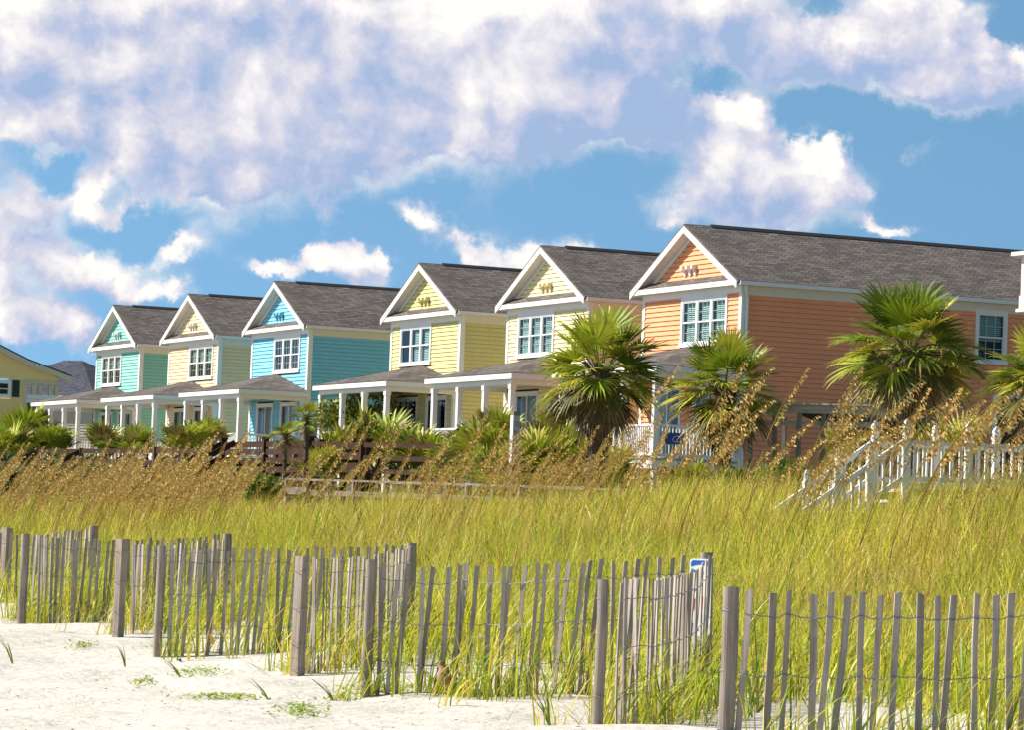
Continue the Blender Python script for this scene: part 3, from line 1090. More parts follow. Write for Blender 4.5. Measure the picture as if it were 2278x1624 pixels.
# ------------------------------------------------------------------ houses beyond the row
def yellow_house():
    Xh = -158.0
    wr = at(58, 870, X=Xh)
    pe = at(128, 870, X=Xh)
    re = at(152.6, 838, X=Xh)
    r0, r1 = at(0, 772, X=Xh), at(56.5, 801, X=Xh)
    B = Vector((Xh, wr.y, G0))
    root = empty('yellow_house', B, 'pale yellow house cut off by the frame edge, with an upstairs corner porch', 'house', rz=PI / 2)
    ym = m_paint('pale_yellow_siding', (0.95, 0.66, 0.30), 0.05)
    L = lambda v: Vector((v.y - B.y, 0, v.z - G0))
    r_0, r_1, r_e = L(r0), L(r1), L(re)
    sl = (r_0.z - r_1.z) / (r_1.x - r_0.x)
    far = Vector((r_0.x - 5.0, 0, r_0.z + 5.0 * sl))
    w = MB()
    lap_wall(w, 'x', 0, far.x - 4, 0, 0, L(at(58, 845, X=Xh)).z, -1, [(L(at(-12, 860, X=Xh)).x, L(at(24, 860, X=Xh)).x, L(at(10, 882, X=Xh)).z, L(at(10, 846, X=Xh)).z)], 0.15)
    zt = L(at(58, 845, X=Xh)).z
    # wall above, up to the rake, carried on over the corner porch
    poly = [(far.x - 4, -0.01, zt), (L(pe).x, -0.01, zt), (r_e.x - 0.45, -0.01, r_e.z - 0.12), (r_1.x, -0.01, r_1.z - 0.15), (r_0.x, -0.01, r_0.z - 0.15), (far.x, -0.01, far.z - 0.15), (far.x - 4, -0.01, far.z - 0.15)]
    w.prism(poly, (0, 0.12, 0))
    w.box(-0.12, 0.0, 0.0, 9, 0, zt)
    w.build('wall', ym, root)
    r = MB()
    pts = [far, r_0, r_1, r_e]
    for a, b in zip(pts, pts[1:]):
        r.prism([(a.x, -0.5, a.z + .05), (b.x, -0.5, b.z + .05), (b.x, -0.5, b.z - .03), (a.x, -0.5, a.z - .03)], (0, 9.5, 0))
    ro = r.build('roof', GREYROOF, root)
    f = MB()
    for a, b in zip(pts, pts[1:]):
        f.prism([(a.x, -0.53, a.z - .03), (b.x, -0.53, b.z - .03), (b.x, -0.53, b.z - .30), (a.x, -0.53, a.z - .30)], (0, 0.05, 0))
        f.prism([(a.x, -0.48, a.z - .20), (b.x, -0.48, b.z - .20), (b.x, -0.48, b.z - .23), (a.x, -0.48, a.z - .23)], (0, 0.5, 0))
    f.build('rake_trim', SHADEDTRIM, root)
    tr = MB()
    pz = L(at(100, 886, X=Xh)).z
    tr.mark(); tr.box(-0.16, 0.02, -0.03, 0.02, 0, zt)
    for xx in (75, 90, 113, 126):
        x = L(at(xx, 860, X=Xh)).x
        tr.mark(); tr.box(x - .09, x + .09, -0.02, 0.14, pz + .1, zt - .2)
    tr.mark(); tr.box(0.02, L(pe).x, -0.02, 0.2, zt - 0.22, zt + 0.02)
    tr.build_each('porch_post', SHADEDTRIM, root)
    p = MB()
    p.box(0.0, L(pe).x, -0.03, 0.02, pz - .08, pz + .12)
    p.box(0.0, L(pe).x, 0.02, 4, pz - .28, pz - .1)
    p.build('porch_floor', WHITE, root)
    lw = MB()
    lap_wall(lw, 'x', 0.3, 0.0, L(pe).x - 0.3, 0, pz - 0.3, -1, (), 0.16)
    lw.build('lower_wall', m_wood('grey_fence_boards', (0.16, 0.11, 0.08), (0.3, 0.22, 0.16)), root)
    make_window(root, L(at(-12, 860, X=Xh)).x, L(at(24, 860, X=Xh)).x, L(at(10, 882, X=Xh)).z, L(at(10, 846, X=Xh)).z, 0, 1, False, None)
    sh = MB()
    xa, xb = L(at(27, 860, X=Xh)).x, L(at(43, 860, X=Xh)).x
    sh.box(xa, xb, -0.06, -0.03, L(at(10, 883, X=Xh)).z, L(at(10, 845, X=Xh)).z)
    for k in range(12):
        z = L(at(10, 882, X=Xh)).z + 0.05 + k * 0.065
        sh.box(xa + .05, xb - .05, -0.075, -0.062, z, z + 0.03)
    sh.build('shutter', m_plain('dark_green_shutter', (0.012, 0.026, 0.03), 0.5), root)


yellow_house()


def hip_house():
    zc = 195.0
    e0, e1 = at(40, 884, z=zc), at(300, 892, z=zc)
    rg0, rg1 = at(168, 812, z=zc + 6), at(262, 812, z=zc + 6)
    B = Vector(((e0.x + e1.x) / 2, (e0.y + e1.y) / 2, G0))
    root = empty('beige_hip_roof_house', B, 'beige house with a blue grey hip roof seen behind the mint green house', 'house')
    d = Vector((0.75, 0.66, 0)).normalized()
    n = Vector((-d.y, d.x, 0))
    hl = (e1 - e0).length * 0.62
    ze, zr = e0.z - G0, rg0.z - G0
    r = MB()
    c = [(-d * hl - n * 5), (d * hl - n * 5), (d * hl + n * 5), (-d * hl + n * 5)]
    c = [Vector((q.x, q.y, ze)) for q in c]
    k0, k1 = -d * (hl - 3.3), d * (hl - 4)
    k0, k1 = Vector((k0.x, k0.y, zr)), Vector((k1.x, k1.y, zr))
    r.add(c + [k0, k1], [(0, 1, 5, 4), (1, 2, 5), (2, 3, 4, 5), (3, 0, 4), (3, 2, 1, 0)])
    r.build('roof', GREYROOF, root)
    w = MB()
    cw = [Vector((q.x * .93, q.y * .93, 0)) for q in c]
    for i in range(4):
        a, b = cw[i], cw[(i + 1) % 4]
        nlap = 36
        for k in range(nlap):
            z0, z1 = (ze - .05) * k / nlap, (ze - .05) * (k + 1) / nlap
            out = Vector((b.y - a.y, a.x - b.x, 0)).normalized() * 0.03
            w.add([a + out + Vector((0, 0, z0)), b + out + Vector((0, 0, z0)), b + Vector((0, 0, z1)), a + Vector((0, 0, z1)), a + Vector((0, 0, z0)), b + Vector((0, 0, z0))], [(0, 1, 2, 3), (0, 4, 5, 1)])
    w.build('wall', m_paint('beige_siding', (0.52, 0.46, 0.36), 0.06), root)
    t = MB()
    for i in range(4):
        a, b = c[i], c[(i + 1) % 4]
        t.bar(a - Vector((0, 0, .12)), b - Vector((0, 0, .12)), 0.06, 0.2)
    t.build('fascia', WHITE, root)


hip_house()


def balcony_house():
    z = 60.0
    c = at(2266, 690, z=z)
    t = at(2266, 562, z=z)
    B = Vector((c.x, c.y, gz(c.x, c.y)))
    root = empty('white_balcony_house', B, 'white balcony corner of a house jutting in at the frame edge', 'house')
    zb, zt = c.z - B.z, t.z - B.z
    zr = at(2266, 657, z=z).z - B.z
    o = Vector((0, 0, 0))
    W_ = m_paint('aged_white_paint', (0.70, 0.66, 0.56), 0.12)
    dY = 3.2
    f = MB()
    f.box(0, 3.0, 0, 0.06, zb + .03, zr)
    f.box(0, 0.06, 0.06, dY, zb + .03, zr)
    f.box(-0.04, 3.0, -0.04, dY, zb - .03, zb + .03)
    f.build('balcony_skirt', W_, root)
    p = MB()
    for (x, y) in ((0.09, 0.09), (0.09, 1.2), (1.4, 0.09), (0.09, dY - .1)):
        p.mark(); p.box(x - .07, x + .07, y - .07, y + .07, zr, zt - 0.05)
    p.build_each('balcony_post', W_, root)
    q = MB()
    q.box(-0.12, 3.0, -0.12, 0.2, zt - .05, zt + .02)
    q.box(-0.12, 0.2, 0.2, dY, zt - .05, zt + .02)
    q.box(0.02, 2.9, 0.03, 0.08, zr + .1, zr + .16)
    n = 20
    for i in range(n):
        q.box(0.2 + i * .14, 0.235 + i * .14, 0.04, 0.075, zr, zt - .05)
        q.box(0.04, 0.075, 0.2 + i * .14, 0.235 + i * .14, zr, zt - .05)
    q.build('balcony_rail', W_, root)
    w = MB()
    lap_wall(w, 'x', 1.6, 1.2, 9, 0, zt + 2, -1, (), 0.15)
    lap_wall(w, 'y', 1.2, 1.6, 9, 0, zt + 2, -1, (), 0.15)
    w.build('wall', W_, root)
    r = MB()
    r.prism([(1.0, 1.3, zt + 2), (9.3, 1.3, zt + 2), (5.1, 1.3, zt + 4)], (0, 8, 0))
    r.build('roof', ROOF, root)


balcony_house()

# ------------------------------------------------------------------ boardwalks, decks and stairs
UP = Vector((0, 0, 1))


def post_run(mb, p, q, n, hh, w, below=1.2):
    for i in range(n):
        b = p + (q - p) * (i / max(1, n - 1))
        mb.bar(b - UP * below, b + UP * hh, w, w, (1, 0, 0))


def rails(mb, p, q, hs, t, h):
    for k in hs:
        mb.mark(); mb.bar(p + UP * k, q + UP * k, t, h)


def boardwalk_left():
    p, q = at(180, 1001, z=108), at(345, 1006, z=103)
    s = at(84, 990, z=111)
    top = p.z
    q.z = top
    s.z = top
    B = Vector((p.x, p.y, gz(p.x, p.y)))
    root = empty('brown_boardwalk', B, 'brown wooden beach walkover with steps, farthest from the orange house', 'boardwalk', 'brown beach walkovers')
    L = lambda v: v - B
    po = MB()
    for a in (s, p, at(290, 1001, z=105), at(325, 1003, z=104), q):
        a = Vector((a.x, a.y, top))
        po.mark(); po.bar(L(a) - UP * 1.6, L(a) + UP * 0.06, 0.13, 0.13, (1, 0, 0))
    q2 = q + Vector((4.5, 0.6, -0.05))
    q3 = q + Vector((9.0, 1.2, -0.05))
    for a in (q2, q3):
        po.mark(); po.bar(L(a) - UP * 1.6, L(a) + UP * 0.06, 0.13, 0.13, (1, 0, 0))
    po.build_each('post', m_wood('brown_grey_post', (0.09, 0.055, 0.03), (0.22, 0.15, 0.09)), root)
    ra = MB()
    for (a, b) in ((s, p), (p, q), (q, q3)):
        rails(ra, L(a), L(b), (-0.05, -0.42, -0.78), 0.05, 0.15)
    dn = Vector((-0.35, -3.2, -1.75))
    for a in (s, p):
        for k in (-0.05, -0.5, -0.95):
            ra.mark(); ra.bar(L(a) + UP * k, L(a) + UP * k + dn, 0.06, 0.16)
    ra.build_each('rail', BROWN, root)
    d = MB()
    d.mark(); d.prism([L(s) - UP * 1.0, L(p) - UP * 1.0, L(p) + Vector((0, 1.6, -1.0)), L(s) + Vector((0, 1.6, -1.0))], (0, 0, -0.12))
    d.mark(); d.prism([L(p) - UP * 1.0, L(q3) - UP * 1.0, L(q3) + Vector((0, 1.6, -1.0)), L(p) + Vector((0, 1.6, -1.0))], (0, 0, -0.12))
    d.build_each('deck', BROWN, root)
    st = MB()
    for i in range(9):
        t = (i + .5) / 9
        a, b = L(s) + dn * t - UP * 1.05, L(p) + dn * t - UP * 1.05
        st.mark(); st.prism([a, b, b + Vector((0, -.3, 0)), a + Vector((0, -.3, 0))], (0, 0, -0.05))
    st.build_each('tread', BROWN, root)


boardwalk_left()


def boardwalk_mid():
    a, b = at(497, 988, z=99), at(690, 999, z=93)
    b.z = a.z
    top = a.z
    c = at(1010, 1012, z=86)
    B = Vector((a.x, a.y, gz(a.x, a.y)))
    root = empty('brown_boardwalk', B, 'dark brown walkover with boarded sides and a stair, below the sky blue house', 'boardwalk', 'brown beach walkovers')
    L = lambda v: v - B
    dep = Vector((0.1, 1.7, 0))
    c.z = top - 0.12
    po = MB()
    for v in (a, b, a + dep, b + dep, a + (b - a) * .5, a + (b - a) * .5 + dep):
        po.mark(); po.bar(L(v) - UP * 1.9, L(v) + UP * 0.12, 0.17, 0.17, (1, 0, 0))
        po.box(L(v).x - .11, L(v).x + .11, L(v).y - .11, L(v).y + .11, L(v).z + .12, L(v).z + .17)
    for t in (0.38, 0.5, 0.97):
        v = b + (c - b) * t
        po.mark(); po.bar(L(v) - UP * 1.6, L(v) + UP * 0.04, 0.14, 0.14, (1, 0, 0))
    po.build_each('post', BROWN, root)
    ra = MB()
    rails(ra, L(a), L(b), (-0.04, -0.26, -0.52, -0.78), 0.06, 0.17)
    rails(ra, L(a + dep), L(b + dep), (-0.04, -0.3, -0.6), 0.06, 0.17)
    rails(ra, L(b), L(c), (-0.05, -0.40, -0.76), 0.05, 0.13)
    c2 = c + Vector((3.2, 0.4, -0.1))
    rails(ra, L(c), L(c2), (-0.05, -0.40, -0.76), 0.05, 0.13)
    dn = Vector((-0.2, -3.6, -1.95))
    for v in (a, a + Vector((1.15, -0.05, 0))):
        for k in (0.02, -0.40, -0.80):
            ra.mark(); ra.bar(L(v) + UP * k, L(v) + UP * k + dn, 0.07, 0.17)
        for t in (0.33, 0.66, 1.0):
            w = L(v) + dn * t
            ra.mark(); ra.bar(w - UP * 1.3, w + UP * 0.1, 0.13, 0.13, (1, 0, 0))
    ra.build_each('rail', BROWN, root)
    d = MB()
    for k in range(6):
        y0 = 0.29 * k
        d.prism([L(a) + Vector((0, y0, -.98)), L(b) + Vector((0, y0, -.98)), L(b) + Vector((0, y0 + .27, -.98)), L(a) + Vector((0, y0 + .27, -.98))], (0, 0, -0.05))
    d.prism([L(a) + Vector((0, -.06, -1.04)), L(b) + Vector((0, -.06, -1.04)), L(b) + Vector((0, -.06, -1.34)), L(a) + Vector((0, -.06, -1.34))], (0, 0.06, 0))
    d.build('deck', BROWN, root)
    st = MB()
    for i in range(10):
        t = (i + .5) / 10
        p = L(a) + dn * t - UP * 1.02
        q = p + Vector((1.15, 0, 0))
        st.mark(); st.prism([p, q, q + Vector((0, -.3, 0)), p + Vector((0, -.3, 0))], (0, 0, -0.05))
    st.build_each('tread', REDWOOD, root)


boardwalk_mid()


def boardwalk_grey():
    xs = [640, 682, 735, 790, 860, 914, 955, 997, 1042, 1100, 1160, 1230, 1310]
    T = []
    for i, x in enumerate(xs):
        z = 77 - (x - 640) / 670.0 * 14
        T.append(at(x, 1066.5 + (x - 640) * 0.030, z=z))
    zt = T[0].z
    B = Vector((T[0].x, T[0].y, gz(T[0].x, T[0].y)))
    root = empty('grey_boardwalk', B, 'weathered grey boardwalk railing with one fresh yellow step, sunk in the grass', 'boardwalk')
    L = lambda v: v - B
    po = MB()
    for v in T:
        po.mark(); po.bar(L(v) - UP * 1.4, L(v), 0.12, 0.1, (1, 0, 0))
    po.build_each('post', GREYWOOD, root)
    ra = MB()
    for p, q in zip(T, T[1:]):
        ra.mark(); ra.bar(L(p), L(q), 0.13, 0.045)
        ra.mark(); ra.bar(L(p) - UP * .29, L(q) - UP * .29, 0.05, 0.12)
        ra.mark(); ra.bar(L(p) - UP * .62, L(q) - UP * .62, 0.05, 0.14)
    bk = Vector((-0.3, 1.3, 0.0))
    for p, q in zip(T[2:], T[3:]):
        ra.mark(); ra.bar(L(p + bk), L(q + bk), 0.1, 0.045)
    s0 = at(634, 1091, z=76.5)
    s1 = at(597, 1148, z=76)
    ra.mark(); ra.bar(L(s0), L(s1), 0.07, 0.13)
    ra.mark(); ra.bar(L(s0), L(at(684, 1090, z=75.9)), 0.07, 0.12)
    ra.mark(); ra.bar(L(at(743, 1070, z=75)), L(at(702, 1115, z=74.6)), 0.06, 0.11)
    ra.build_each('rail', GREYBEAM, root)
    st = MB()
    p, q = at(632, 1125, z=76.2), at(683, 1124, z=75.4)
    st.prism([L(p), L(q), L(q) + Vector((-.1, .3, 0)), L(p) + Vector((-.1, .3, 0))], (0, 0, -0.10))
    st.build('tread', NEWWOOD, root)
    d = MB()
    for p, q in zip(T, T[1:]):
        d.prism([L(p) - UP * .95, L(q) - UP * .95, L(q) + bk - UP * .95, L(p) + bk - UP * .95], (0, 0, -0.05))
    d.build('deck', GREYBEAM, root)


boardwalk_grey()


def newel_post(mb, p, h, w=0.115, low=1.1):
    x, y, z = p
    mb.box(x - w / 2, x + w / 2, y - w / 2, y + w / 2, z - low, z + h - 0.2)
    mb.box(x - w * .62, x + w * .62, y - w * .62, y + w * .62, z + h - 0.2, z + h - 0.165)
    pr = [(0.40, 0), (0.46, .02), (0.52, .05), (0.50, .08), (0.36, .115), (0.18, .145), (0.0, .165)]
    n = 4
    vs, fs = [], []
    for r, dzv in pr:
        for k in range(4):
            t = PI / 4 + PI / 2 * k
            vs.append((x + math.cos(t) * r * w * 1.41, y + math.sin(t) * r * w * 1.41, z + h - 0.165 + dzv))
    for i in range(len(pr) - 1):
        for k in range(4):
            k2 = (k + 1) % 4
            fs.append((4 * i + k, 4 * i + k2, 4 * i + 4 + k2, 4 * i + 4 + k))
    mb.add(vs, fs)


def white_walkover():
    # runs straight inland, with a stair down the seaward end
    wd = 1.2
    B = at(1943, 1088, z=48.3)
    root = empty('white_walkover', B, 'white vinyl beach walkover with pointed newel posts and a stair into the grass', 'boardwalk', rz=math.radians(-9))
    Ln = 6.5
    rl = 0.66
    for sx in (0.0, wd):
        k = 0
        yprev = 0.0
        for y in (0.0, 0.96, 1.92, 2.95, 4.1, 5.3, 6.5):
            n = MB()
            newel_post(n, (sx, y, 0.0), 1.0, 0.095)
            n.build('newel', WHITE, root)
            if y > 0:
                railing(root, (sx, yprev + .06, 0.03), (sx, y - .06, 0.03), rl, 0.125, bw=0.03)
            yprev = y
    railing(root, (0.06, Ln, 0.03), (wd - .06, Ln, 0.03), rl, 0.125)
    d = MB()
    for i in range(44):
        d.box(-0.04, wd + .04, i * 0.15, i * 0.15 + 0.143, -0.05, 0.0)
    d.build('deck', m_paint('pale_deck_board', (0.52, 0.44, 0.38), 0.12), root)
    f = MB()
    f.box(-0.1, -0.045, 0.0, Ln, -0.24, 0.0)
    f.box(wd + .045, wd + .1, 0.0, Ln, -0.24, 0.0)
    f.build('fascia', WHITE, root)
    y_ = MB()
    y_.box(wd + .105, wd + .12, 0.1, 1.9, -0.09, -0.02)
    y_.build('edge_strip', m_plain('yellow_edge', (0.62, 0.36, 0.03), 0.6), root)
    st = MB()
    ns = 6
    for i in range(ns):
        st.box(0.0, wd, -0.25 * (i + 1), -0.25 * i, -0.17 * (i + 1) - .04, -0.17 * (i + 1))
    stair = st.build('stair', WHITE, root)
    hr = MB()
    run = Vector((0, -1.5, -1.06))
    for sx in (0.0, wd):
        p = Vector((sx, -0.05, rl))
        hr.mark(); hr.bar(p, p + run, 0.06, 0.075)
        hr.bar(p - UP * .52, p - UP * .52 + run, 0.05, 0.07)
        n = 13
        for i in range(n):
            b = p + run * ((i + .5) / n)
            hr.bar(b, b - UP * .52, 0.03, 0.03, (1, 0, 0))
    hr.build_each('handrail', WHITE, stair)
    for sx in (0.0, wd):
        for t in (0.33, 0.66):
            n = MB()
            newel_post(n, (sx, -0.05 + run.y * t, run.z * t), 0.94, 0.095, low=0.9)
            n.build('newel', WHITE, stair)


white_walkover()


def shelter():
    z = 80.0
    a, b = at(1668, 918, z=z), at(1945, 918, z=z - 1.2)
    zt = a.z
    b.z = zt
    B = Vector((a.x, a.y, gz(a.x, a.y)))
    root = empty('wooden_shelter', B, 'weathered grey wooden shelter on thin posts before the orange side wall', 'shelter')
    d = (b - a)
    L_ = d.length
    ang = math.atan2(d.y, d.x)
    root.rotation_euler = (0, 0, ang)
    h = zt - B.z
    dep = 2.6
    po = MB()
    for i in range(6):
        x = 0.04 + (L_ - .08) * i / 5
        po.mark(); po.box(x - .05, x + .05, -0.05, 0.05, -0.2, h)
    for i in (0, 5):
        x = 0.04 + (L_ - .08) * i / 5
        po.mark(); po.box(x - .05, x + .05, dep - .05, dep + .05, -0.2, h)
    po.build_each('post', GREYWOOD, root)
    be = MB()
    be.mark(); be.box(-0.08, L_ + .08, -0.09, -0.045, h, h + 0.20)
    be.mark(); be.box(0, L_, -0.04, 0.04, h - 0.30, h - 0.18)
    be.mark(); be.box(-0.08, -0.03, -0.045, dep, h, h + 0.2)
    be.mark(); be.box(L_ + .03, L_ + .08, -0.045, dep, h, h + 0.2)
    be.build_each('beam', m_wood('lit_beam_wood', (0.30, 0.25, 0.20), (0.66, 0.57, 0.47), axis=0), root)  # beam wood lightened in its colour to stand for light on it
    ca = MB()
    ca.box(-0.14, L_ + .14, -0.16, 0.02, h + .203, h + .245)
    ca.build('cap_board', m_wood('lit_cap_wood', (0.5, 0.44, 0.37), (0.75, 0.68, 0.6), axis=0), root)  # cap paler still, its colour standing for light on the top
    rot = Matrix.Rotation(-ang, 4, 'Z')
    A, B_, C_, D_ = (rot @ (at(x, y, z=zz) - B) for x, y, zz in ((1765, 908, 81), (1955, 881, 85.5), (2140, 957, 86), (1905, 968, 82)))
    r = MB()
    r.prism([A, B_, C_, D_], (0, 0, -0.10))
    r.build('roof', m_plain('dark_roof_board', (0.035, 0.026, 0.02), 0.9), root)
    ru = MB()
    for k in range(7):
        t = (k + .5) / 7
        ru.mark()
        ru.bar(A + (B_ - A) * t - UP * .14, D_ + (C_ - D_) * t - UP * .14, 0.05, 0.09)
    for p_ in (C_, D_):
        ru.mark()
        ru.bar(p_ - UP * 2.6, p_ - UP * .12, 0.1, 0.1, (1, 0, 0))
    ru.build_each('rafter', m_plain('dark_step_rail', (0.03, 0.02, 0.014), 0.9), root)


shelter()

# number post
p0, p1 = at(1141, 1085, z=72), at(1143, 916, z=72)
B = Vector((p0.x, p0.y, gz(p0.x, p0.y)))
e = empty('letter_post', B, 'slim square post among palmettos with a vertical white strip of dark letters', 'post')
hh = p1.z - B.z
a = MB(); a.box(-.075, .075, -.075, .075, -0.3, hh); a.build('post', GREYWOOD, e)
zs0, zs1 = at(1143, 1035, z=72).z - B.z, at(1143, 925, z=72).z - B.z
a = MB(); a.box(.077, .087, -.07, .07, zs0 + .05, zs1); stp = a.build('letter_strip', m_plain('shaded_strip', (0.40, 0.42, 0.46), 0.6), e)  # strip greyed in its colour to stand for the shaded face
a = MB(); a.box(-.07, .07, -.087, -.077, zs0 + .05, zs1); a.build('face_board', WHITE, e)
def text_mesh(mb, body, size, mtx, extrude=0.003):
    cu = bpy.data.curves.new('lettering', 'FONT')
    cu.body = body
    cu.size = size
    cu.extrude = extrude
    cu.align_x = 'CENTER'
    o = bpy.data.objects.new('lettering', cu)
    col.objects.link(o)
    bpy.context.view_layer.update()
    me = bpy.data.meshes.new_from_object(o.evaluated_get(bpy.context.evaluated_depsgraph_get()))
    mb.add([mtx @ v.co for v in me.vertices], [tuple(p.vertices) for p in me.polygons])
    bpy.data.objects.remove(o)
    bpy.data.curves.remove(cu)
    bpy.data.meshes.remove(me)


a = MB()
for i, ch in enumerate("DNALS"):
    mt = Matrix.Translation((0.089, 0, zs1 - 0.23 - i * (zs1 - zs0 - .08) / 5)) @ Matrix.Rotation(PI / 2, 4, 'Z') @ Matrix.Rotation(PI / 2, 4, 'X')
    text_mesh(a, ch, 0.15, mt)
a.build('lettering', m_plain('letter_ink', (0.09, 0.12, 0.15), 0.6), stp)

# ------------------------------------------------------------------ palms and other plants
def fan_leaf(mb, org, d, nrm, L, nseg, spread, droop, base_c, tip_c, fold=0.35, rr=None):
    rr = rr or rnd
    d = Vector(d).normalized()
    s = d.cross(Vector(nrm)).normalized()
    n = s.cross(d).normalized()
    dphi = spread / nseg
    for i in range(nseg):
        ph = -spread / 2 + dphi * (i + 0.5) + rr.uniform(-.2, .2) * dphi
        dr = (d * math.cos(ph) + s * math.sin(ph) + n * (fold * abs(math.sin(ph)))).normalized()
        ln = L * (0.70 + 0.30 * math.cos(ph * .8)) * rr.uniform(0.86, 1.06)
        sd_ = (s * math.cos(ph) - d * math.sin(ph))
        vs, cs, fs = [], [], []
        dd = droop * rr.uniform(0.6, 1.5)
        k0 = rr.uniform(.8, 1.2)
        tipdry = rr.random() < 0.5
        for t, w in ((0.06, 0.035), (0.42, 0.40), (0.68, 0.26), (0.87, 0.12)):
            p = Vector(org) + dr * (ln * t) - Vector((0, 0, dd * t ** 2.4 * ln))
            hw = w * ln * dphi * 0.8
            pl = n * (0.25 * hw * (1 if i % 2 else -1))
            vs += [p - sd_ * hw + pl, p + sd_ * hw - pl]
            c = [q * k0 for q in base_c]
            if t > .8 and tipdry:
                c = [(c[j] + tip_c[j]) / 2 for j in range(3)]
            cs += [c, c]
        vs.append(Vector(org) + dr * (ln * 0.985) - Vector((0, 0, dd * ln * 1.08)))
        cs.append(tip_c if tipdry else [q * k0 for q in base_c])
        fs = [(0, 1, 3, 2), (2, 3, 5, 4), (4, 5, 7, 6), (6, 7, 8)]
        mb.add(vs, fs, cs)


GREENS = [(0.24, 0.31, 0.02), (0.33, 0.40, 0.03), (0.14, 0.20, 0.02), (0.48, 0.50, 0.05), (0.42, 0.39, 0.035)]
DRY = (0.50, 0.33, 0.14)


def petiole(mb, a, b, sag, r0, r1, c):
    a, b = Vector(a), Vector(b)
    pts = [a + (b - a) * t + Vector((0, 0, sag * math.sin(PI * t))) for t in (0, .35, .7, 1)]
    mb.tube(pts, [r0, r0 * .8, r1 * 1.1, r1], 5, c, cap=False)
    return (pts[-1] - pts[-2]).normalized()


def fan_palm(x, y, z, label, rad, crown_h, trunk_r, seed, nleaf=34, lean=(0, 0), group='fan palms', leaf_k=0.54, skirt=10, name='fan_palm'):
    rr = random.Random(seed)
    p = at(x, y, z=z)
    base = Vector((p.x, p.y, gz(p.x, p.y)))
    root = empty(name, base, label, 'palm', group)
    top = Vector((lean[0], lean[1], p.z - base.z))
    tk = MB()
    pts, rad_ = [], []
    n = 14
    for i in range(n + 1):
        t = i / n
        pts.append((top.x * t * t, top.y * t * t, -0.3 + (top.z + 0.15 + 0.3) * t))
        rad_.append(trunk_r * (1.05 - 0.15 * t) * (1.0 if i % 2 else 0.92))
    tk.tube(pts, rad_, 12)
    # old leaf bases stand out round the upper trunk
    for i in range(int(26 * max(0.35, min(1, top.z / 2.4)))):
        t = rr.uniform(0.45, 1.0)
        a = rr.uniform(0, 2 * PI)
        c = Vector((top.x * t * t, top.y * t * t, top.z * t))
        o = Vector((math.cos(a), math.sin(a), 0))
        tk.bar(c + o * trunk_r * .8, c + o * (trunk_r * 1.7) + Vector((0, 0, trunk_r * 1.1)), trunk_r * .55, trunk_r * .2)
    tk.build('trunk', BARK, root)
    cr, pt, dd = MB(), MB(), MB()
    ga = PI * (3 - math.sqrt(5))
    for i in range(nleaf):
        t = (i + .5) / nleaf
        a = i * ga + rr.uniform(-.25, .25)
        elv = math.asin(max(-0.62, 0.985 - 1.56 * t)) + math.radians(rr.uniform(-9, 9))
        d = Vector((math.cos(a) * math.cos(elv), math.sin(a) * math.cos(elv), math.sin(elv)))
        pl = rad * (1 - leaf_k) * rr.uniform(0.7, 1.3)
        bl_ = rad * leaf_k * rr.uniform(0.9, 1.15) * (1.0 - 0.18 * t)
        st_ = top + Vector((d.x, d.y, 0)) * trunk_r * .6
        hub = top + d * pl
        hub.z -= 0.12 * pl * (1 - math.sin(elv))
        gcol = rr.choice(GREENS)
        dv = petiole(pt, st_, hub, 0.06, 0.022, 0.012, (0.17, 0.20, 0.04))
        ld = (d + Vector((0, 0, -0.25 * math.cos(elv)))).normalized()
        side = Vector((-math.sin(a), math.cos(a), 0))
        nr = side.cross(ld)
        if nr.z < 0:
            nr = -nr
        nr = (nr + Vector((rr.uniform(-.4, .4), rr.uniform(-.4, .4), 0))).normalized()
        old = t > 0.86
        bc = gcol if not old else (0.16, 0.15, 0.035)
        fan_leaf(cr, hub, ld, nr, bl_, 32, math.radians(rr.uniform(200, 260)), 0.06 + 0.26 * t + rr.uniform(-.04, .08), bc, DRY, 0.3, rr)
    for i in range(skirt):
        a = i * 2 * PI / max(1, skirt) + rr.uniform(-.3, .3)
        elv = math.radians(rr.uniform(-72, -48))
        d = Vector((math.cos(a) * math.cos(elv), math.sin(a) * math.cos(elv), math.sin(elv)))
        hub = top + d * (rad * (1 - leaf_k) * 0.75)
        petiole(pt, top, hub, 0.03, 0.02, 0.012, (0.2, 0.13, 0.06))
        fan_leaf(dd, hub, d, Vector((math.cos(a), math.sin(a), .4)), rad * leaf_k * .8, 22, math.radians(130), 0.4, rr.choice([(0.26, 0.17, 0.075), (0.17, 0.11, 0.05), (0.36, 0.25, 0.12)]), (0.42, 0.27, 0.12), 0.2, rr)
    cr.build('crown', FROND, root)
    pt.build('leaf_stalk', FROND, root)
    if skirt:
        dd.build('dead_frond', FROND, root)
    return root


fan_palm(1336, 832, 76, 'fan palm with a thick dark trunk standing before the lemon yellow house', 1.92, 0, 0.25, 21, 36)
fan_palm(1612, 872, 79, 'short fan palm in front of the orange house deck, beside the grey shelter', 1.72, 0, 0.22, 22, 33)
fan_palm(2022, 785, 72, 'tallest fan palm, standing alone before the long orange side wall', 1.95, 0, 0.19, 23, 40)
fan_palm(2312, 850, 64, 'fan palm cut off by the frame edge below the white balcony', 1.35, 0, 0.2, 24, 34)
fan_palm(684, 935, 90, 'small slim fan palm beside the sky blue house glass doors', 0.62, 0, 0.07, 25, 16, skirt=4)
fan_palm(636, 972, 89, 'little fan palm drooping over the sky blue house railing', 0.58, 0, 0.06, 26, 12, skirt=3)


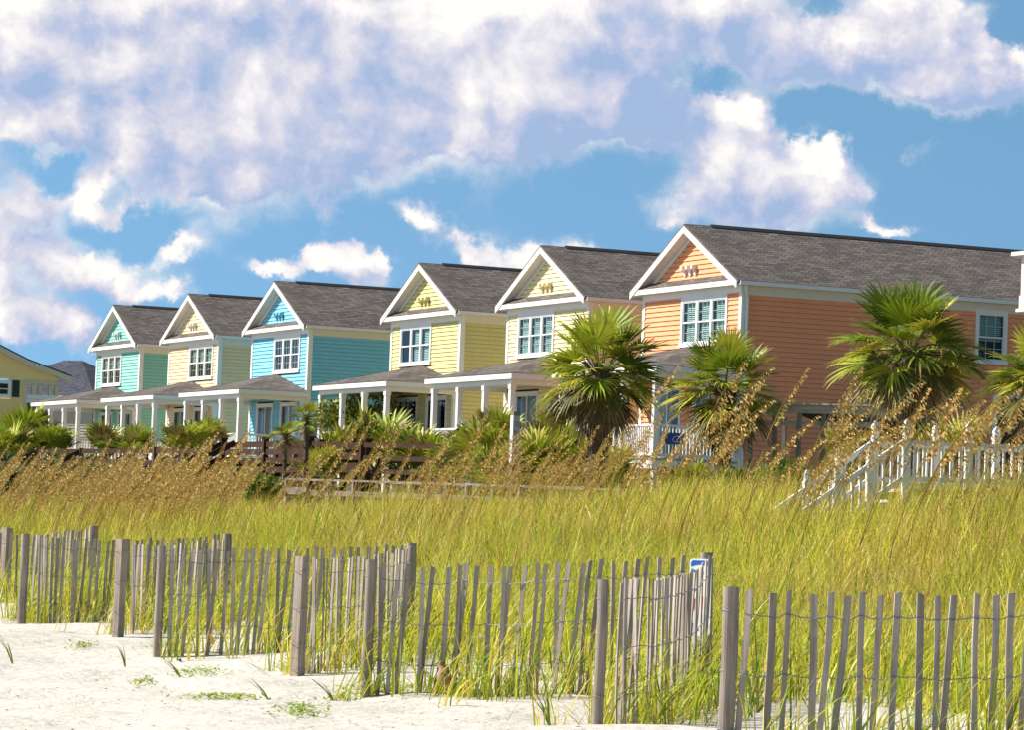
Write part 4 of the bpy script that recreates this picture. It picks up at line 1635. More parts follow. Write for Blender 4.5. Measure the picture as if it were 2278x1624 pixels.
def palmetto(seed, rad=1.0, n=15):
    """clump of fan leaves rising from the ground; returns its root, at the origin"""
    rr = random.Random(seed)
    root = empty('palmetto', (0, 0, 0), 'palmetto', 'palmetto')
    cr = MB()
    for i in range(n):
        a = i * 2.4 + rr.uniform(-.3, .3)
        elv = math.radians(rr.uniform(25, 80))
        d = Vector((math.cos(a) * math.cos(elv), math.sin(a) * math.cos(elv), math.sin(elv)))
        hub = d * rad * rr.uniform(.35, .75)
        g_ = rr.choice(GREENS)
        petiole(cr, (0, 0, -0.1), hub, 0.05, 0.014, 0.01, (0.15, 0.17, 0.04))
        side = Vector((-math.sin(a), math.cos(a), 0))
        nr = side.cross(d)
        if nr.z < 0:
            nr = -nr
        fan_leaf(cr, hub, d, nr, rad * rr.uniform(.5, .75), 22, math.radians(rr.uniform(170, 240)), rr.uniform(.08, .35), g_ if rr.random() > .12 else (0.24, 0.18, 0.06), DRY, 0.3, rr)
    cr.build('leaves', FROND, root)
    return root


PALMETTOS = [
    (62, 975, 118, 1.5, 'big palmetto clump before the pale yellow house'),
    (118, 985, 117, 1.0, 'palmetto right of the big clump by the pale yellow house'),
    (12, 990, 115, 1.0, 'palmetto at the frame edge below the pale yellow house'),
    (235, 985, 118, 1.0, 'palmetto against the mint green house porch railing'),
    (300, 990, 112, 0.9, 'palmetto at the corner of the peach house porch'),
    (415, 985, 116, 1.1, 'palmetto beside the rental board at the sky blue house'),
    (470, 965, 121, 0.8, 'palmetto behind the stair of the sky blue house'),
    (765, 1015, 97, 1.1, 'palmetto behind the brown rails below the lime house, leaning over its first bay'),
    (835, 1000, 98, 1.6, 'largest palmetto behind the brown rails below the lime house'),
    (905, 1010, 96, 1.3, 'palmetto under the lime house door'),
    (955, 1015, 95, 0.9, 'palmetto left of the lemon house stair'),
    (720, 1040, 92, 0.8, 'low palmetto beside the end post of the boarded walkover'),
    (1012, 1050, 86, 0.9, 'low palmetto at the foot of the lemon house stair'),
    (1075, 1010, 84, 1.25, 'palmetto left of the letter post'),
    (1112, 960, 98, 0.9, 'tall palmetto inside the lemon house porch shade'),
    (1175, 1045, 78, 1.25, 'palmetto just right of the letter post'),
    (1120, 1060, 76, 1.0, 'palmetto at the foot of the letter post'),
    (1245, 1030, 80, 1.3, 'palmetto between the letter post and the thick palm trunk'),
    (1290, 1050, 79, 1.0, 'palmetto at the foot of the thick palm trunk'),
    (1225, 985, 84, 1.0, 'palmetto in front of the lemon house door'),
    (1360, 1060, 78, 0.9, 'palmetto left of the orange house deck skirt'),
    (1540, 1075, 80, 0.8, 'palmetto in the shade under the orange house deck'),
    (2120, 1000, 66, 0.9, 'palmetto behind the pointed newels, right of the tallest palm'),
    (1900, 1010, 68, 0.8, 'palmetto behind the white walkover stair'),
]
protos = [palmetto(300 + i, 1.0, 20 + i * 3) for i in range(4)]
for i, (x, y, z, s, lab) in enumerate(PALMETTOS):
    o = protos[i] if i < 4 else copy_tree(protos[i % 4])
    p = at(x, y, z=z)
    gzz = gz(p.x, p.y)
    o.location = (p.x, p.y, max(gzz, p.z - s * 0.55))
    o.rotation_euler = (0, 0, i * 1.9)
    s *= 1.25
    o.scale = (s, s, s)
    tag(o, lab, 'palmetto', 'palmettos round the porches')
    if o.location.z > gzz + 0.15:                       # its short trunk reaches down to the ground
        t_ = MB()
        t_.tube([(0, 0, (gzz - o.location.z) / s - .1), (0.03, 0.02, 0.02)], [0.07, 0.05], 8)
        t_.build('trunk', BARK, o)


def leaf_cloud(n, centers, radii, size, cols, seed):
    r = np.random.RandomState(seed)
    k = r.randint(0, len(centers), n)
    v = r.normal(size=(n, 3))
    v /= np.linalg.norm(v, axis=1)[:, None]
    rad = r.uniform(0.35, 1.0, n) ** 0.5
    P_ = np.array(centers)[k] + v * rad[:, None] * np.array(radii)[k]
    a = r.normal(size=(n, 3)); a /= np.linalg.norm(a, axis=1)[:, None]
    b = np.cross(a, v + 0.3 * r.normal(size=(n, 3))); b /= (np.linalg.norm(b, axis=1)[:, None] + 1e-6)
    s = size * r.uniform(.6, 1.3, n)[:, None]
    V = np.stack([P_ - a * s, P_ - b * s * .45, P_ + a * s, P_ + b * s * .45], 1).reshape(-1, 3)
    c = np.array(cols)[r.randint(0, len(cols), n)] * r.uniform(.75, 1.25, n)[:, None]
    C4 = np.repeat(c, 4, axis=0)
    lp = np.arange(n * 4)
    return V, lp, np.full(n, 4), C4


LEAFM = m_leaf('shrub_leaf', 0.3, 0.5, 0.3)


def shrub(x, y, z, label, w, h, seed, n=2600, cols=None, name='shrub', cat='shrub', base_z=None):
    p = at(x, y, z=z)
    b = Vector((p.x, p.y, gz(p.x, p.y)))
    root = empty(name, b, label, cat, 'bushes round the porches')
    r = random.Random(seed)
    cs, rd = [], []
    for i in range(12):
        cs.append((r.uniform(-w, w) * .7, r.uniform(-w, w) * .7, h * r.uniform(.3, .85)))
        q = r.uniform(.22, .42)
        rd.append((w * q * 1.2, w * q * 1.2, h * q * .7))
    V, lp, lt_, c = leaf_cloud(n, cs, rd, 0.095, cols or [(0.16, 0.23, 0.02), (0.23, 0.29, 0.03), (0.11, 0.16, 0.02)], seed)
    o = np_mesh('foliage', V, lp, lt_, c, LEAFM)
    o.parent = root
    st = MB()
    for i in range(7):
        c_ = cs[i]
        st.tube([(0, 0, -.1), (c_[0] * .4, c_[1] * .4, c_[2] * .5), c_], [0.04, 0.025, 0.01], 5)
    st.build('stem', BARK, root)
    return root


shrub(800, 930, 122, 'tall loose green shrub between the blue and the lime house', 2.4, 3.7, 51, 9000, [(0.22, 0.25, 0.02), (0.32, 0.34, 0.03), (0.14, 0.17, 0.02)])
shrub(1735, 1060, 66, 'dense rounded green bush under the grey shelter', 1.0, 1.15, 52, 5000, [(0.12, 0.19, 0.02), (0.17, 0.24, 0.02), (0.09, 0.14, 0.02)])
shrub(170, 985, 114, 'leafy bush before the mint green house porch columns', 1.7, 1.9, 53, 3200, [(0.11, 0.17, 0.02), (0.16, 0.22, 0.03)])
shrub(30, 1000, 112, 'low leafy bush beside the walkover steps at the frame edge', 1.6, 1.3, 54, 2600)
shrub(270, 1000, 110, 'low bush between the mint and peach porches', 1.2, 1.2, 55, 2200)
shrub(1175, 1060, 82, 'bright leafy bush among the palmettos by the letter post', 1.2, 1.1, 56, 2600)
shrub(590, 1070, 90, 'dark bush below the boarded walkover', 1.3, 0.9, 57, 2200)

# ------------------------------------------------------------------ sand fences
GREYPOST = m_wood('weathered_fence_post', (0.16, 0.125, 0.105), (0.46, 0.385, 0.32), rand=0.2)
PICK = m_wood('weathered_picket', (0.20, 0.165, 0.14), (0.52, 0.45, 0.385), rand=0.5)


def fence(name, label, legs, posts):
    """legs: list of (list of (x, y, depth) top points, picket count); posts: list of (x, y, depth, radius, square)"""
    b0 = at(*legs[0][0][0][:2], z=legs[0][0][0][2])
    base = Vector((b0.x, b0.y, gz(b0.x, b0.y)))
    root = empty(name, base, label, 'fence', 'picket sand fences along the dune')
    rr = random.Random(len(label) * 13 + legs[0][1])
    for li, (tops, cnt) in enumerate(legs):
        T = [at(x, y, z=z) for (x, y, z) in tops]
        cum = [0]
        for p, q in zip(T, T[1:]):
            cum.append(cum[-1] + (Vector((q.x, q.y, 0)) - Vector((p.x, p.y, 0))).length)

        def pt(s):
            s = max(0, min(s, cum[-1] - 1e-6))
            for i in range(len(T) - 1):
                if s <= cum[i + 1]:
                    return T[i] + (T[i + 1] - T[i]) * ((s - cum[i]) / (cum[i + 1] - cum[i]))
            return T[-1]
        wires = [[], [], [], []]
        hs = (0.13, 0.46, 0.78, 1.02)
        for i in range(cnt):
            s = cum[-1] * (i + 0.5 + rr.uniform(-.27, .27)) / cnt
            p = pt(s)
            d = pt(s + .05) - pt(s - .05)
            d.z = 0
            d.normalize()
            nrm = Vector((d.y, -d.x, 0))
            p = p + UP * rr.uniform(-.022, .014)
            zg = gz(p.x, p.y) - 0.12
            lean = d * rr.uniform(-.05, .05) - d * 0.03 + nrm * rr.uniform(-.04, .04)
            tw = rr.uniform(-.35, .35) if li or len(legs) == 1 else rr.uniform(-1.1, .3)
            dd = (d * math.cos(tw) + nrm * math.sin(tw))
            w = rr.uniform(.030, .042)
            th = 0.011
            m = MB()
            ln = p.z - zg
            nn = Vector((dd.y, -dd.x, 0))
            secs = []
            bow = rr.uniform(-.012, .012)
            for k in range(5):
                t = k / 4
                c = Vector((0, 0, -ln * t)) + lean * (t * ln) + nn * (bow * math.sin(PI * t)) + dd * (0.5 * bow * math.sin(2 * PI * t))
                secs.append(c)
            vs, fs = [], []
            cut = rr.uniform(-.008, .008)
            for k, c in enumerate(secs):
                for (i_, j_) in ((-1, -1), (1, -1), (1, 1), (-1, 1)):
                    vs.append(c + dd * (w / 2 * i_) + nn * (th / 2 * j_) + (UP * cut * i_ if k == 0 else UP * 0))
            for k in range(4):
                for q in range(4):
                    q2 = (q + 1) % 4
                    fs.append((4 * k + q, 4 * k + q2, 4 * k + 4 + q2, 4 * k + 4 + q))
            fs += [(3, 2, 1, 0), (16, 17, 18, 19)]
            m.add(vs, fs)
            m.build('picket', PICK, root, loc=p - base)
            for k, h in enumerate(hs):
                sgx = 1 if (i + k) % 2 else -1
                o = lean * h + nrm * (th * .9)
                wires[k].append(p - base - UP * h + o - dd * (w / 2))
                wires[k].append(p - base - UP * (h + .004) + o + dd * (w / 2))
        wm = MB()
        for k in range(4):
            if len(wires[k]) > 2:
                pts = []
                for a_, b_ in zip(wires[k], wires[k][1:]):
                    pts += [a_, (a_ + b_) / 2 - UP * 0.006 + UP * rr.uniform(-.006, .006)]
                pts.append(wires[k][-1])
                wm.tube(pts, 0.0034, 5)
        wm.build('wire', WIRE, root)
    for (x, y, z, r, sq) in posts:
        p = at(x, y, z=z)
        zg = gz(p.x, p.y) - 0.2
        ln = p.z - zg
        m = MB()
        if sq:
            m.box(-r, r, -r, r, -ln, 0)
            for v in range(len(m.v)):
                q = m.v[v]
                m.v[v] = (q[0] * .91 - q[1] * .42 - 0.012 * (q[2] < -.1), q[0] * .42 + q[1] * .91, q[2])
        else:
            n = 18
            pts = [(0.012 * math.sin(i), 0.0, -ln * i / 6) for i in range(7)]
            m.tube(pts, [r * .96, r, r * 1.01, r, r * 1.02, r, r], n)
        mo = m.build('post', GREYPOST, root, smooth=False, loc=p - base)
        for h in (0.13, 0.46, 0.78, 1.0):
            wv = MB()
            rr_ = r * (1.5 if sq else 1.07)
            wv.tube([(math.cos(t) * rr_, math.sin(t) * rr_, -h + .004 * math.sin(3 * t)) for t in [2 * PI * k / 16 for k in range(17)]], 0.0034, 5, cap=False)
            wv.build('wire_tie', WIRE, mo)
    return root


fence('sand_fence', 'picket sand fence nearest of all, running out past the frame edge from a stout post',
      [([(1655, 1310, 18.2), (1790, 1315, 18.2), (2000, 1320, 18.2), (2278, 1318, 18.3), (2420, 1316, 18.4)], 19)],
      [(1626, 1306, 18.15, 0.046, False)])
fence('sand_fence', 'V of picket sand fence whose apex post carries the blue sign',
      [([(1375, 1291, 22.3), (1455, 1288, 23.0), (1513, 1283, 24.2), (1533, 1277, 24.6), (1555, 1264, 25.0), (1577, 1243, 25.3), (1590, 1237, 25.45)], 33),
       ([(848, 1253, 26.4), (905, 1256, 26.4), (1000, 1258, 26.4), (1150, 1257, 26.2), (1300, 1249, 26.0), (1440, 1242, 26.2), (1530, 1237, 26.25)], 27)],
      [(1342, 1290, 22.2, 0.038, False), (1572, 1230, 26.0, 0.052, False), (826, 1246, 26.4, 0.044, False)])
fence('sand_fence', 'V of picket sand fence with a square post, next seaward corner left of the sign',
      [([(690, 1240, 29.6), (760, 1240, 30.6), (830, 1234, 31.6), (880, 1226, 32.4), (915, 1216, 33.2)], 22),
       ([(378, 1218, 33.2), (440, 1222, 33.2), (560, 1222, 33.2), (700, 1219, 33.2), (820, 1215, 33.2), (905, 1212, 33.3)], 27)],
      [(673, 1238, 29.5, 0.046, True), (916, 1209, 33.4, 0.052, False), (360, 1215, 33.2, 0.044, False)])
fence('sand_fence', 'V of picket sand fence, smaller one whose square post faces the open sand',
      [([(290, 1208, 36.4), (330, 1212, 37.4), (400, 1210, 38.4), (460, 1204, 39.4), (502, 1196, 40.2)], 18),
       ([(82, 1193, 39.6), (130, 1198, 39.8), (245, 1202, 40.0), (330, 1200, 40.2), (430, 1197, 40.2), (498, 1190, 40.3)], 27)],
      [(272, 1200, 36.2, 0.046, True), (506, 1189, 40.5, 0.056, False), (57, 1189, 39.5, 0.052, False)])
fence('sand_fence', 'far end picket sand fence, smallest in the picture, at the frame edge',
      [([(78, 1193, 40.0), (120, 1189, 42.0), (165, 1182, 44.0), (202, 1176, 46.0)], 14),
       ([(-60, 1188, 45.5), (40, 1190, 45.6), (120, 1188, 45.8), (205, 1176, 46.0)], 15)],
      [(208, 1171, 46.3, 0.065, False), (16, 1175, 47.5, 0.06, True)])

# the blue and white sign on the apex post
sp_ = at(1567, 1245, z=25.3)
e = empty('blue_white_sign', at(1533, 1300, z=25.85), 'white sign with a blue top behind the pickets, hung on the apex post', 'sign')
wdt, hgt = 0.20, 0.60
ang = math.radians(31)
e.rotation_euler = (0, 0, ang)
zt_ = at(1533, 1243, z=25.85).z - e.location.z
zb_ = zt_ - hgt
a = MB()
cor = 0.025
out = []
for (cx, cz, s0) in ((wdt - cor, zt_ - cor, 0), (cor, zt_ - cor, 90), (cor, zb_ + cor, 180), (wdt - cor, zb_ + cor, 270)):
    for k in range(5):
        t = math.radians(s0 + k * 22.5)
        out.append((cx + cor * math.cos(t), 0, cz + cor * math.sin(t)))
a.prism(out, (0, 0.006, 0))
board = a.build('board', SIGNW, e)
a = MB()
arc = [(0.012 + (wdt - .024) * k / 10, -0.003, zt_ - 0.062 + 0.018 * math.sin(PI * k / 10)) for k in range(11)]
a.prism([(wdt - .012, -0.003, zt_ - .012), (0.03, -0.003, zt_ - .012), (0.012, -0.003, zt_ - .03)] + arc, (0, 0.002, 0))
a.build('blue_band', m_plain('sign_bright_blue', (0.012, 0.11, 0.42), 0.4), board)


a = MB()
text_mesh(a, 'Please', 0.044, Matrix.Translation((0.068, -0.004, zt_ - 0.108)) @ Matrix.Rotation(PI / 2, 4, 'X'), 0.0012)
a.build('lettering', m_plain('letter_teal', (0.03, 0.16, 0.30), 0.5), board)
a = MB()
a.box(0.035, 0.06, -0.004, -0.001, zb_ + .20, zb_ + .29)
a.box(0.12, 0.155, -0.004, -0.001, zb_ + .21, zb_ + .31)
a.build('red_mark', m_plain('sign_red', (0.55, 0.02, 0.02), 0.4), board)
a = MB()
a.box(0.03, 0.08, -0.004, -0.001, zb_ + .02, zb_ + .10)
a.box(0.115, 0.155, -0.004, -0.001, zb_ + .05, zb_ + .17)
a.build('blue_mark', m_plain('sign_bright_blue', (0.012, 0.11, 0.42), 0.4), board)

# ------------------------------------------------------------------ dune grass
GC = np.array([(0.30, 0.43, 0.025), (0.52, 0.57, 0.03), (0.76, 0.68, 0.06), (0.76, 0.58, 0.11), (0.15, 0.24, 0.025), (0.70, 0.48, 0.16), (0.64, 0.63, 0.04)])
GP = np.array([0.20, 0.24, 0.20, 0.10, 0.12, 0.05, 0.09])


def blades(name, base, height, width, lean_dir, lean, curl, col_, mat, rs):
    n = len(base)
    t = np.array([0.0, 0.4, 0.75, 1.0])
    wprof = np.array([1.0, 0.85, 0.5, 0.0])
    a = rs.uniform(0, 2 * PI, n)
    side = np.stack([np.cos(a), np.sin(a), np.zeros(n)], 1)
    V = np.zeros((n, 7, 3))
    for k in range(4):
        up = height * t[k] * (1 - 0.32 * np.clip(curl, 0, 1) * t[k] ** 2)
        offv = lean_dir * ((lean * t[k] + curl * t[k] ** 2.2) * height)[:, None]
        c = base + offv
        c[:, 2] += up
        if k < 3:
            w = (width * wprof[k] / 2)[:, None]
            V[:, 2 * k] = c - side * w
            V[:, 2 * k + 1] = c + side * w
        else:
            V[:, 6] = c
    pat = np.array([0, 1, 3, 2, 2, 3, 5, 4, 4, 5, 6])
    lp = (np.arange(n)[:, None] * 7 + pat[None, :]).ravel()
    lt_ = np.tile([4, 4, 3], n)
    C = np.repeat(col_, 7, axis=0)
    return np_mesh(name, V.reshape(-1, 3), lp, lt_, C, mat)


def dune_xy(n, y0, y1, rs, power=1.0, lat=0.185):
    Yv = y0 + (y1 - y0) * rs.uniform(0, 1, n) ** power
    u = rs.uniform(-lat, lat, n)
    # line of sight with lateral slope u meets Y at depth t
    t = Yv / (F0.y + u * R0.y)
    Xv = t * (F0.x + u * R0.x)
    return Xv, Yv, t


def tufts(n_t, per, y0, y1, rs, power=1.0, spread=0.13):
    X, Y, t = dune_xy(n_t, y0, y1, rs, power)
    X = np.repeat(X, per) + rs.normal(0, spread, n_t * per)
    Y = np.repeat(Y, per) + rs.normal(0, spread, n_t * per)
    th = np.repeat(rs.uniform(0.45, 1.45, n_t) ** 1.2, per)
    tc = np.repeat(rs.choice(len(GC), n_t, p=GP), per)
    return X, Y, np.repeat(t, per), th, tc


def make_grass(name, label, n_t, per, y0, y1, hmin, hmax, wmul, seed, power=1.0, spread=0.13):
    r = np.random.RandomState(seed)
    X, Y, t, th, tc = tufts(n_t, per, y0, y1, r, power, spread)
    n = len(X)
    Z = ground(X, Y) - 0.03
    h = r.uniform(hmin, hmax, n) * th * (0.55 + 0.9 * vnoise(X / 2.6, Y / 1.2, 9))
    pick = np.where(r.uniform(size=n) < 0.55, tc, r.choice(len(GC), n, p=GP))
    patch = vnoise(X / 5.0, Y / 2.2, 5)
    straw = np.clip((Y - 17) / 8, 0, 1) * 0.5 + 0.55 * (vnoise(X / 3.1, Y / 1.5, 12) > 0.62)
    pick = np.where(r.uniform(size=n) < straw * 0.55, r.choice([3, 5], n), pick)
    c = GC[pick] * r.uniform(.5, 1.35, n)[:, None] * (0.85 + 0.35 * patch)[:, None]
    ang = r.uniform(0, 2 * PI, n)
    wind = np.array([R0.x, R0.y])
    d2 = np.stack([np.cos(ang), np.sin(ang)], 1) * 1.0 + wind[None, :] * 0.16
    ld = np.concatenate([d2, np.zeros((n, 1))], 1)
    o = blades(name, np.stack([X, Y, Z], 1), h, (0.0055 + 0.00011 * t) * wmul * r.uniform(.5, 1.0, n) * np.where(r.uniform(size=n) < .12, 2.1, 1.0), ld, r.uniform(0.05, 0.4, n), r.uniform(0.0, 1.0, n) ** 1.6 * 1.1, c, GRASSM, r)
    return tag(o, label, 'grass', kind='stuff')


make_grass('dune_grass', 'yellow green beach grass covering the dune face', 13500, 12, 13.6, 27.5, 0.26, 0.60, 0.85, 101, 0.85, 0.12)
make_grass('crest_grass', 'deeper green grass and ground cover on the dune crest before the porches', 2400, 14, 26.5, 44.0, 0.2, 0.42, 1.5, 102, 1.0, 0.3)

# straight amber stalks standing up out of the blades
r = np.random.RandomState(131)
n = 2000
X, Y, t = dune_xy(n, 14.0, 26.0, r)
c = np.array([(0.50, 0.30, 0.06), (0.46, 0.32, 0.08), (0.62, 0.45, 0.12), (0.40, 0.34, 0.06)])[r.randint(0, 4, n)]
ld = np.concatenate([0.45 * np.array([[R0.x, R0.y]]) + r.normal(0, .35, (n, 2)), np.zeros((n, 1))], 1)
am = blades('amber_stalks', np.stack([X, Y, ground(X, Y) - .03], 1), r.uniform(.55, 1.15, n), 0.006 + 0.00012 * t, ld, r.uniform(.05, .35, n), r.uniform(0, .25, n), c, GRASSM, r)
tag(am, 'thin amber stalks standing up through the dune grass', 'grass stalks', kind='stuff')

# taller, looser grass that grows through and in front of the fences
r = np.random.RandomState(103)
xs_, ys_ = [], []
LEGS = [((1375, 22.3), (1575, 25.4)), ((826, 26.4), (1555, 25.5)), ((690, 29.6), (915, 33.2)), ((370, 33.2), (905, 33.3)), ((285, 36.4), (502, 40.2)), ((70, 39.6), (498, 40.3)), ((78, 40), (202, 46)), ((-80, 45.5), (205, 46)), ((1640, 18.2), (2420, 18.4))]
for (a_, b_) in LEGS:
    p, q = at(a_[0], 1300, z=a_[1]), at(b_[0], 1300, z=b_[1])
    ln = (Vector((q.x, q.y)) - Vector((p.x, p.y))).length
    k = int(ln * (24 if a_[0] < 1600 else 30))
    s = r.uniform(0, 1, k)
    perp = r.normal(0.10, 0.36, k)
    dx, dy = q.x - p.x, q.y - p.y
    m_ = math.hypot(dx, dy)
    nx_, ny_ = -dy / m_, dx / m_
    if ny_ < 0:
        nx_, ny_ = -nx_, -ny_
    xs_.append(p.x + dx * s + nx_ * perp)
    ys_.append(p.y + dy * s + ny_ * perp)
X1, Y1, t1 = dune_xy(800, 12.4, 14.4, r)
cx_, cy_ = np.concatenate(xs_ + [X1]), np.concatenate(ys_ + [Y1])
per = 8
X = np.repeat(cx_, per) + r.normal(0, .05, len(cx_) * per)
Y = np.repeat(cy_, per) + r.normal(0, .05, len(cx_) * per)
n = len(X)
th = np.repeat(r.uniform(.55, 1.15, len(cx_)), per)
h = r.uniform(.30, .85, n) * th
ang = np.repeat(r.uniform(0, 2 * PI, len(cx_)), per) + r.normal(0, .7, n)
ld = np.stack([np.cos(ang) * .7 + .35 * R0.x, np.sin(ang) * .7 + .35 * R0.y, np.zeros(n)], 1)
c = GC[r.choice(len(GC), n, p=GP)] * r.uniform(.7, 1.15, n)[:, None]
fg = blades('fence_grass', np.stack([X, Y, ground(X, Y) - .03], 1), h, r.uniform(.006, .019, n), ld, r.uniform(.05, .5, n), r.uniform(0, .9, n), c, GRASSM, r)
tag(fg, 'long loose green and straw coloured blades growing through the picket fences', 'grass', kind='stuff')

# dry, bare litter stalks near the sand
n = 2600
s = r.choice(len(cx_), n)
X, Y = cx_[s] + r.normal(0, .16, n), cy_[s] + r.normal(-.12, .16, n)
ang = r.uniform(0, 2 * PI, n)
c = np.array([(0.36, 0.22, 0.09), (0.22, 0.14, 0.06), (0.5, 0.38, 0.15)])[r.randint(0, 3, n)]
dg = blades('dry_litter', np.stack([X, Y, ground(X, Y) - .01], 1), r.uniform(.12, .38, n), r.uniform(.004, .008, n), np.stack([np.cos(ang), np.sin(ang), 0 * ang], 1), r.uniform(.5, 1.6, n), r.uniform(.2, 1.0, n), c, GRASSM, r)
tag(dg, 'thin dry brown stalks lying at the foot of the fences', 'dry grass', kind='stuff')

# ------------------------------------------------------------------ sea oats
OC = [(0.70, 0.44, 0.12), (0.84, 0.58, 0.21), (0.50, 0.29, 0.07), (0.90, 0.70, 0.32)]


def oat_parts(seed, H, bend, headlen, dense):
    """stem and seed head of one sea oat, leaning with the wind (+x), root at origin"""
    rr = random.Random(seed)
    path = []
    n = 12
    lean = rr.uniform(.16, .42)
    for i in range(n + 1):
        t = i / n
        x = H * (lean * t + bend * t ** 3.2)
        z = H * (t - 0.16 * bend * t ** 4)
        path.append(Vector((x, 0.05 * H * math.sin(seed + t * 2), z)))
    st = MB()
    c0 = (0.42, 0.29, 0.07) if rr.random() < .7 else (0.34, 0.32, 0.06)
    st.tube(path, [0.0062 * (1.15 - .7 * i / n) for i in range(n + 1)], 4, c0, cap=False)
    hd = MB()
    i0 = max(1, int(n * (1 - headlen / H)))

    def P(t):
        f = t * n
        i = min(int(f), n - 1)
        return path[i] + (path[i + 1] - path[i]) * (f - i)
    m = dense
    for k in range(m):
        t = i0 / n + (1 - i0 / n) * (k / (m - 1.0))
        u = k / (m - 1.0)
        b = P(t)
        bl_ = headlen * (0.14 * math.sin(PI * min(1, u * .8 + .16)) + .03) * rr.uniform(.6, 1.15)
        side = rr.uniform(-.9, .9)
        tip = b + Vector((bl_ * rr.uniform(.35, .8), side * bl_ * .25, -bl_ * rr.uniform(.25, .75)))
        mid = (b + tip) / 2 + Vector((0.12 * bl_, 0, 0.22 * bl_))
        hd.tube([b, mid, tip], [.0017, .0014, .001], 3, (0.40, 0.27, 0.08), cap=False)
        ns = max(3, int(bl_ / 0.017))
        for j in range(ns):
            q = (j + .6) / ns
            p = b * (1 - q) ** 2 + mid * 2 * q * (1 - q) + tip * q ** 2
            d = Vector((rr.uniform(.1, .9), rr.uniform(-.5, .5), rr.uniform(-1.0, -.1))).normalized()
            l = rr.uniform(.030, .054)
            w = l * rr.uniform(.2, .3)
            s = d.cross(Vector((rr.uniform(-1, 1), rr.uniform(-1, 1), .3))).normalized()
            cc = rr.choice(OC)
            hd.add([p, p + d * l * .5 + s * w, p + d * l, p + d * l * .5 - s * w], [(0, 1, 2, 3)], [cc] * 4)
    return st, hd


tmpl = []
for i in range(14):
    H = [1.7, 1.9, 1.55, 1.8, 2.0, 1.65, 1.45, 1.75, 1.6, 1.85, 1.5, 1.95, 1.4, 1.7][i]
    st, hd = oat_parts(500 + i, H, [.18, .10, .3, .22, .12, .38, .26, .08, .34, .2, .42, .15, .3, .25][i], rnd.uniform(.5, .78), rnd.randint(24, 32))
    tmpl.append((st, hd, H))
OATP = []
wind = math.atan2(R0.y, R0.x)
for i, (st, hd, H) in enumerate(tmpl):
    e = empty('sea_oat', (0, 0, 0), None, None)
    st.build('stem', OATM, e)
    hd.build('seed_head', OATM, e)
    OATP.append(e)
used = set()
# where the tall stalks stand: picture column, line Y inland, scale
ro = random.Random(77)
spots = []
for i in range(13):
    spots.append((ro.uniform(1330, 1560), ro.uniform(18.5, 22.5), ro.uniform(1.0, 1.42)))
for i in range(11):
    spots.append((ro.uniform(1540, 1790), ro.uniform(18.5, 22), ro.uniform(.95, 1.32)))
for i in range(38):
    spots.append((ro.uniform(1740, 2290), ro.uniform(18.5, 22.3), ro.uniform(.95, 1.36)))
for i in range(30):
    spots.append((ro.uniform(1040, 1340), ro.uniform(20, 24), ro.uniform(.6, .95)))
for i in range(34):
    spots.append((ro.uniform(430, 1040), ro.uniform(19, 23), ro.uniform(.85, 1.25)))
for i in range(84):
    spots.append((ro.uniform(-30, 480), ro.uniform(18.5, 23.5), ro.uniform(.85, 1.25)))
for i, (x, Yv, s) in enumerate(spots):
    k = ro.randrange(len(OATP))
    o = OATP[k] if k not in used else copy_tree(OATP[k])
    used.add(k)
    u = (x - 1139) / FPX
    t = Yv / (F0.y + u * R0.y)
    X = t * (F0.x + u * R0.x)
    o.location = (X, Yv, gz(X, Yv) - .02)
    o.rotation_euler = (0, 0, wind + ro.uniform(-.55, .55))
    o.scale = (s, s, s)
    if x > 1790:
        w_ = 'golden sea oat stalk leaning before the white walkover and tallest palm'
    elif x > 1560:
        w_ = 'golden sea oat stalk leaning before the grey shelter and its bush'
    elif x > 1380:
        w_ = 'golden sea oat stalk leaning before the orange house deck'
    elif x > 1040:
        w_ = 'short golden sea oat stalk leaning below the palmettos and letter post'
    elif x > 500:
        w_ = 'golden sea oat stalk leaning before the boarded brown walkover'
    else:
        w_ = 'golden sea oat stalk in the dense stand below the mint and peach houses'
    tag(o, w_, 'sea oat', w_.replace('golden sea oat stalk', 'sea oats').replace('short sea', 'sea'))
for k in range(len(OATP)):
    if k not in used:
        for ch in list(OATP[k].children):
            bpy.data.objects.remove(ch)
        bpy.data.objects.remove(OATP[k])

# the dense stands behind them, too many to count
allV, allL, allT, allC, ov = [], [], [], [], 0
TM = []
for (st, hd, H) in tmpl:
    mb = MB()
    mb.add(st.v, st.f, st.c)
    mb.add(hd.v, hd.f, hd.c)
    V = np.array(mb.v); C = np.array(mb.c)
    lp = np.array([i for f in mb.f for i in f]); lt_ = np.array([len(f) for f in mb.f])
    TM.append((V, C, lp, lt_))
r = np.random.RandomState(55)
dens_spots = [(r.uniform(-90, 500), r.uniform(18.5, 27), r.uniform(.65, 1.15)) for _ in range(290)]
dens_spots += [(r.uniform(900, 1420), r.uniform(20, 26), r.uniform(.5, .85)) for _ in range(85)]
dens_spots += [(r.uniform(430, 950), r.uniform(22, 26), r.uniform(.6, .9)) for _ in range(40)]
dens_spots += [(r.uniform(1720, 2330), r.uniform(19, 25), r.uniform(.5, .85)) for _ in range(18)]
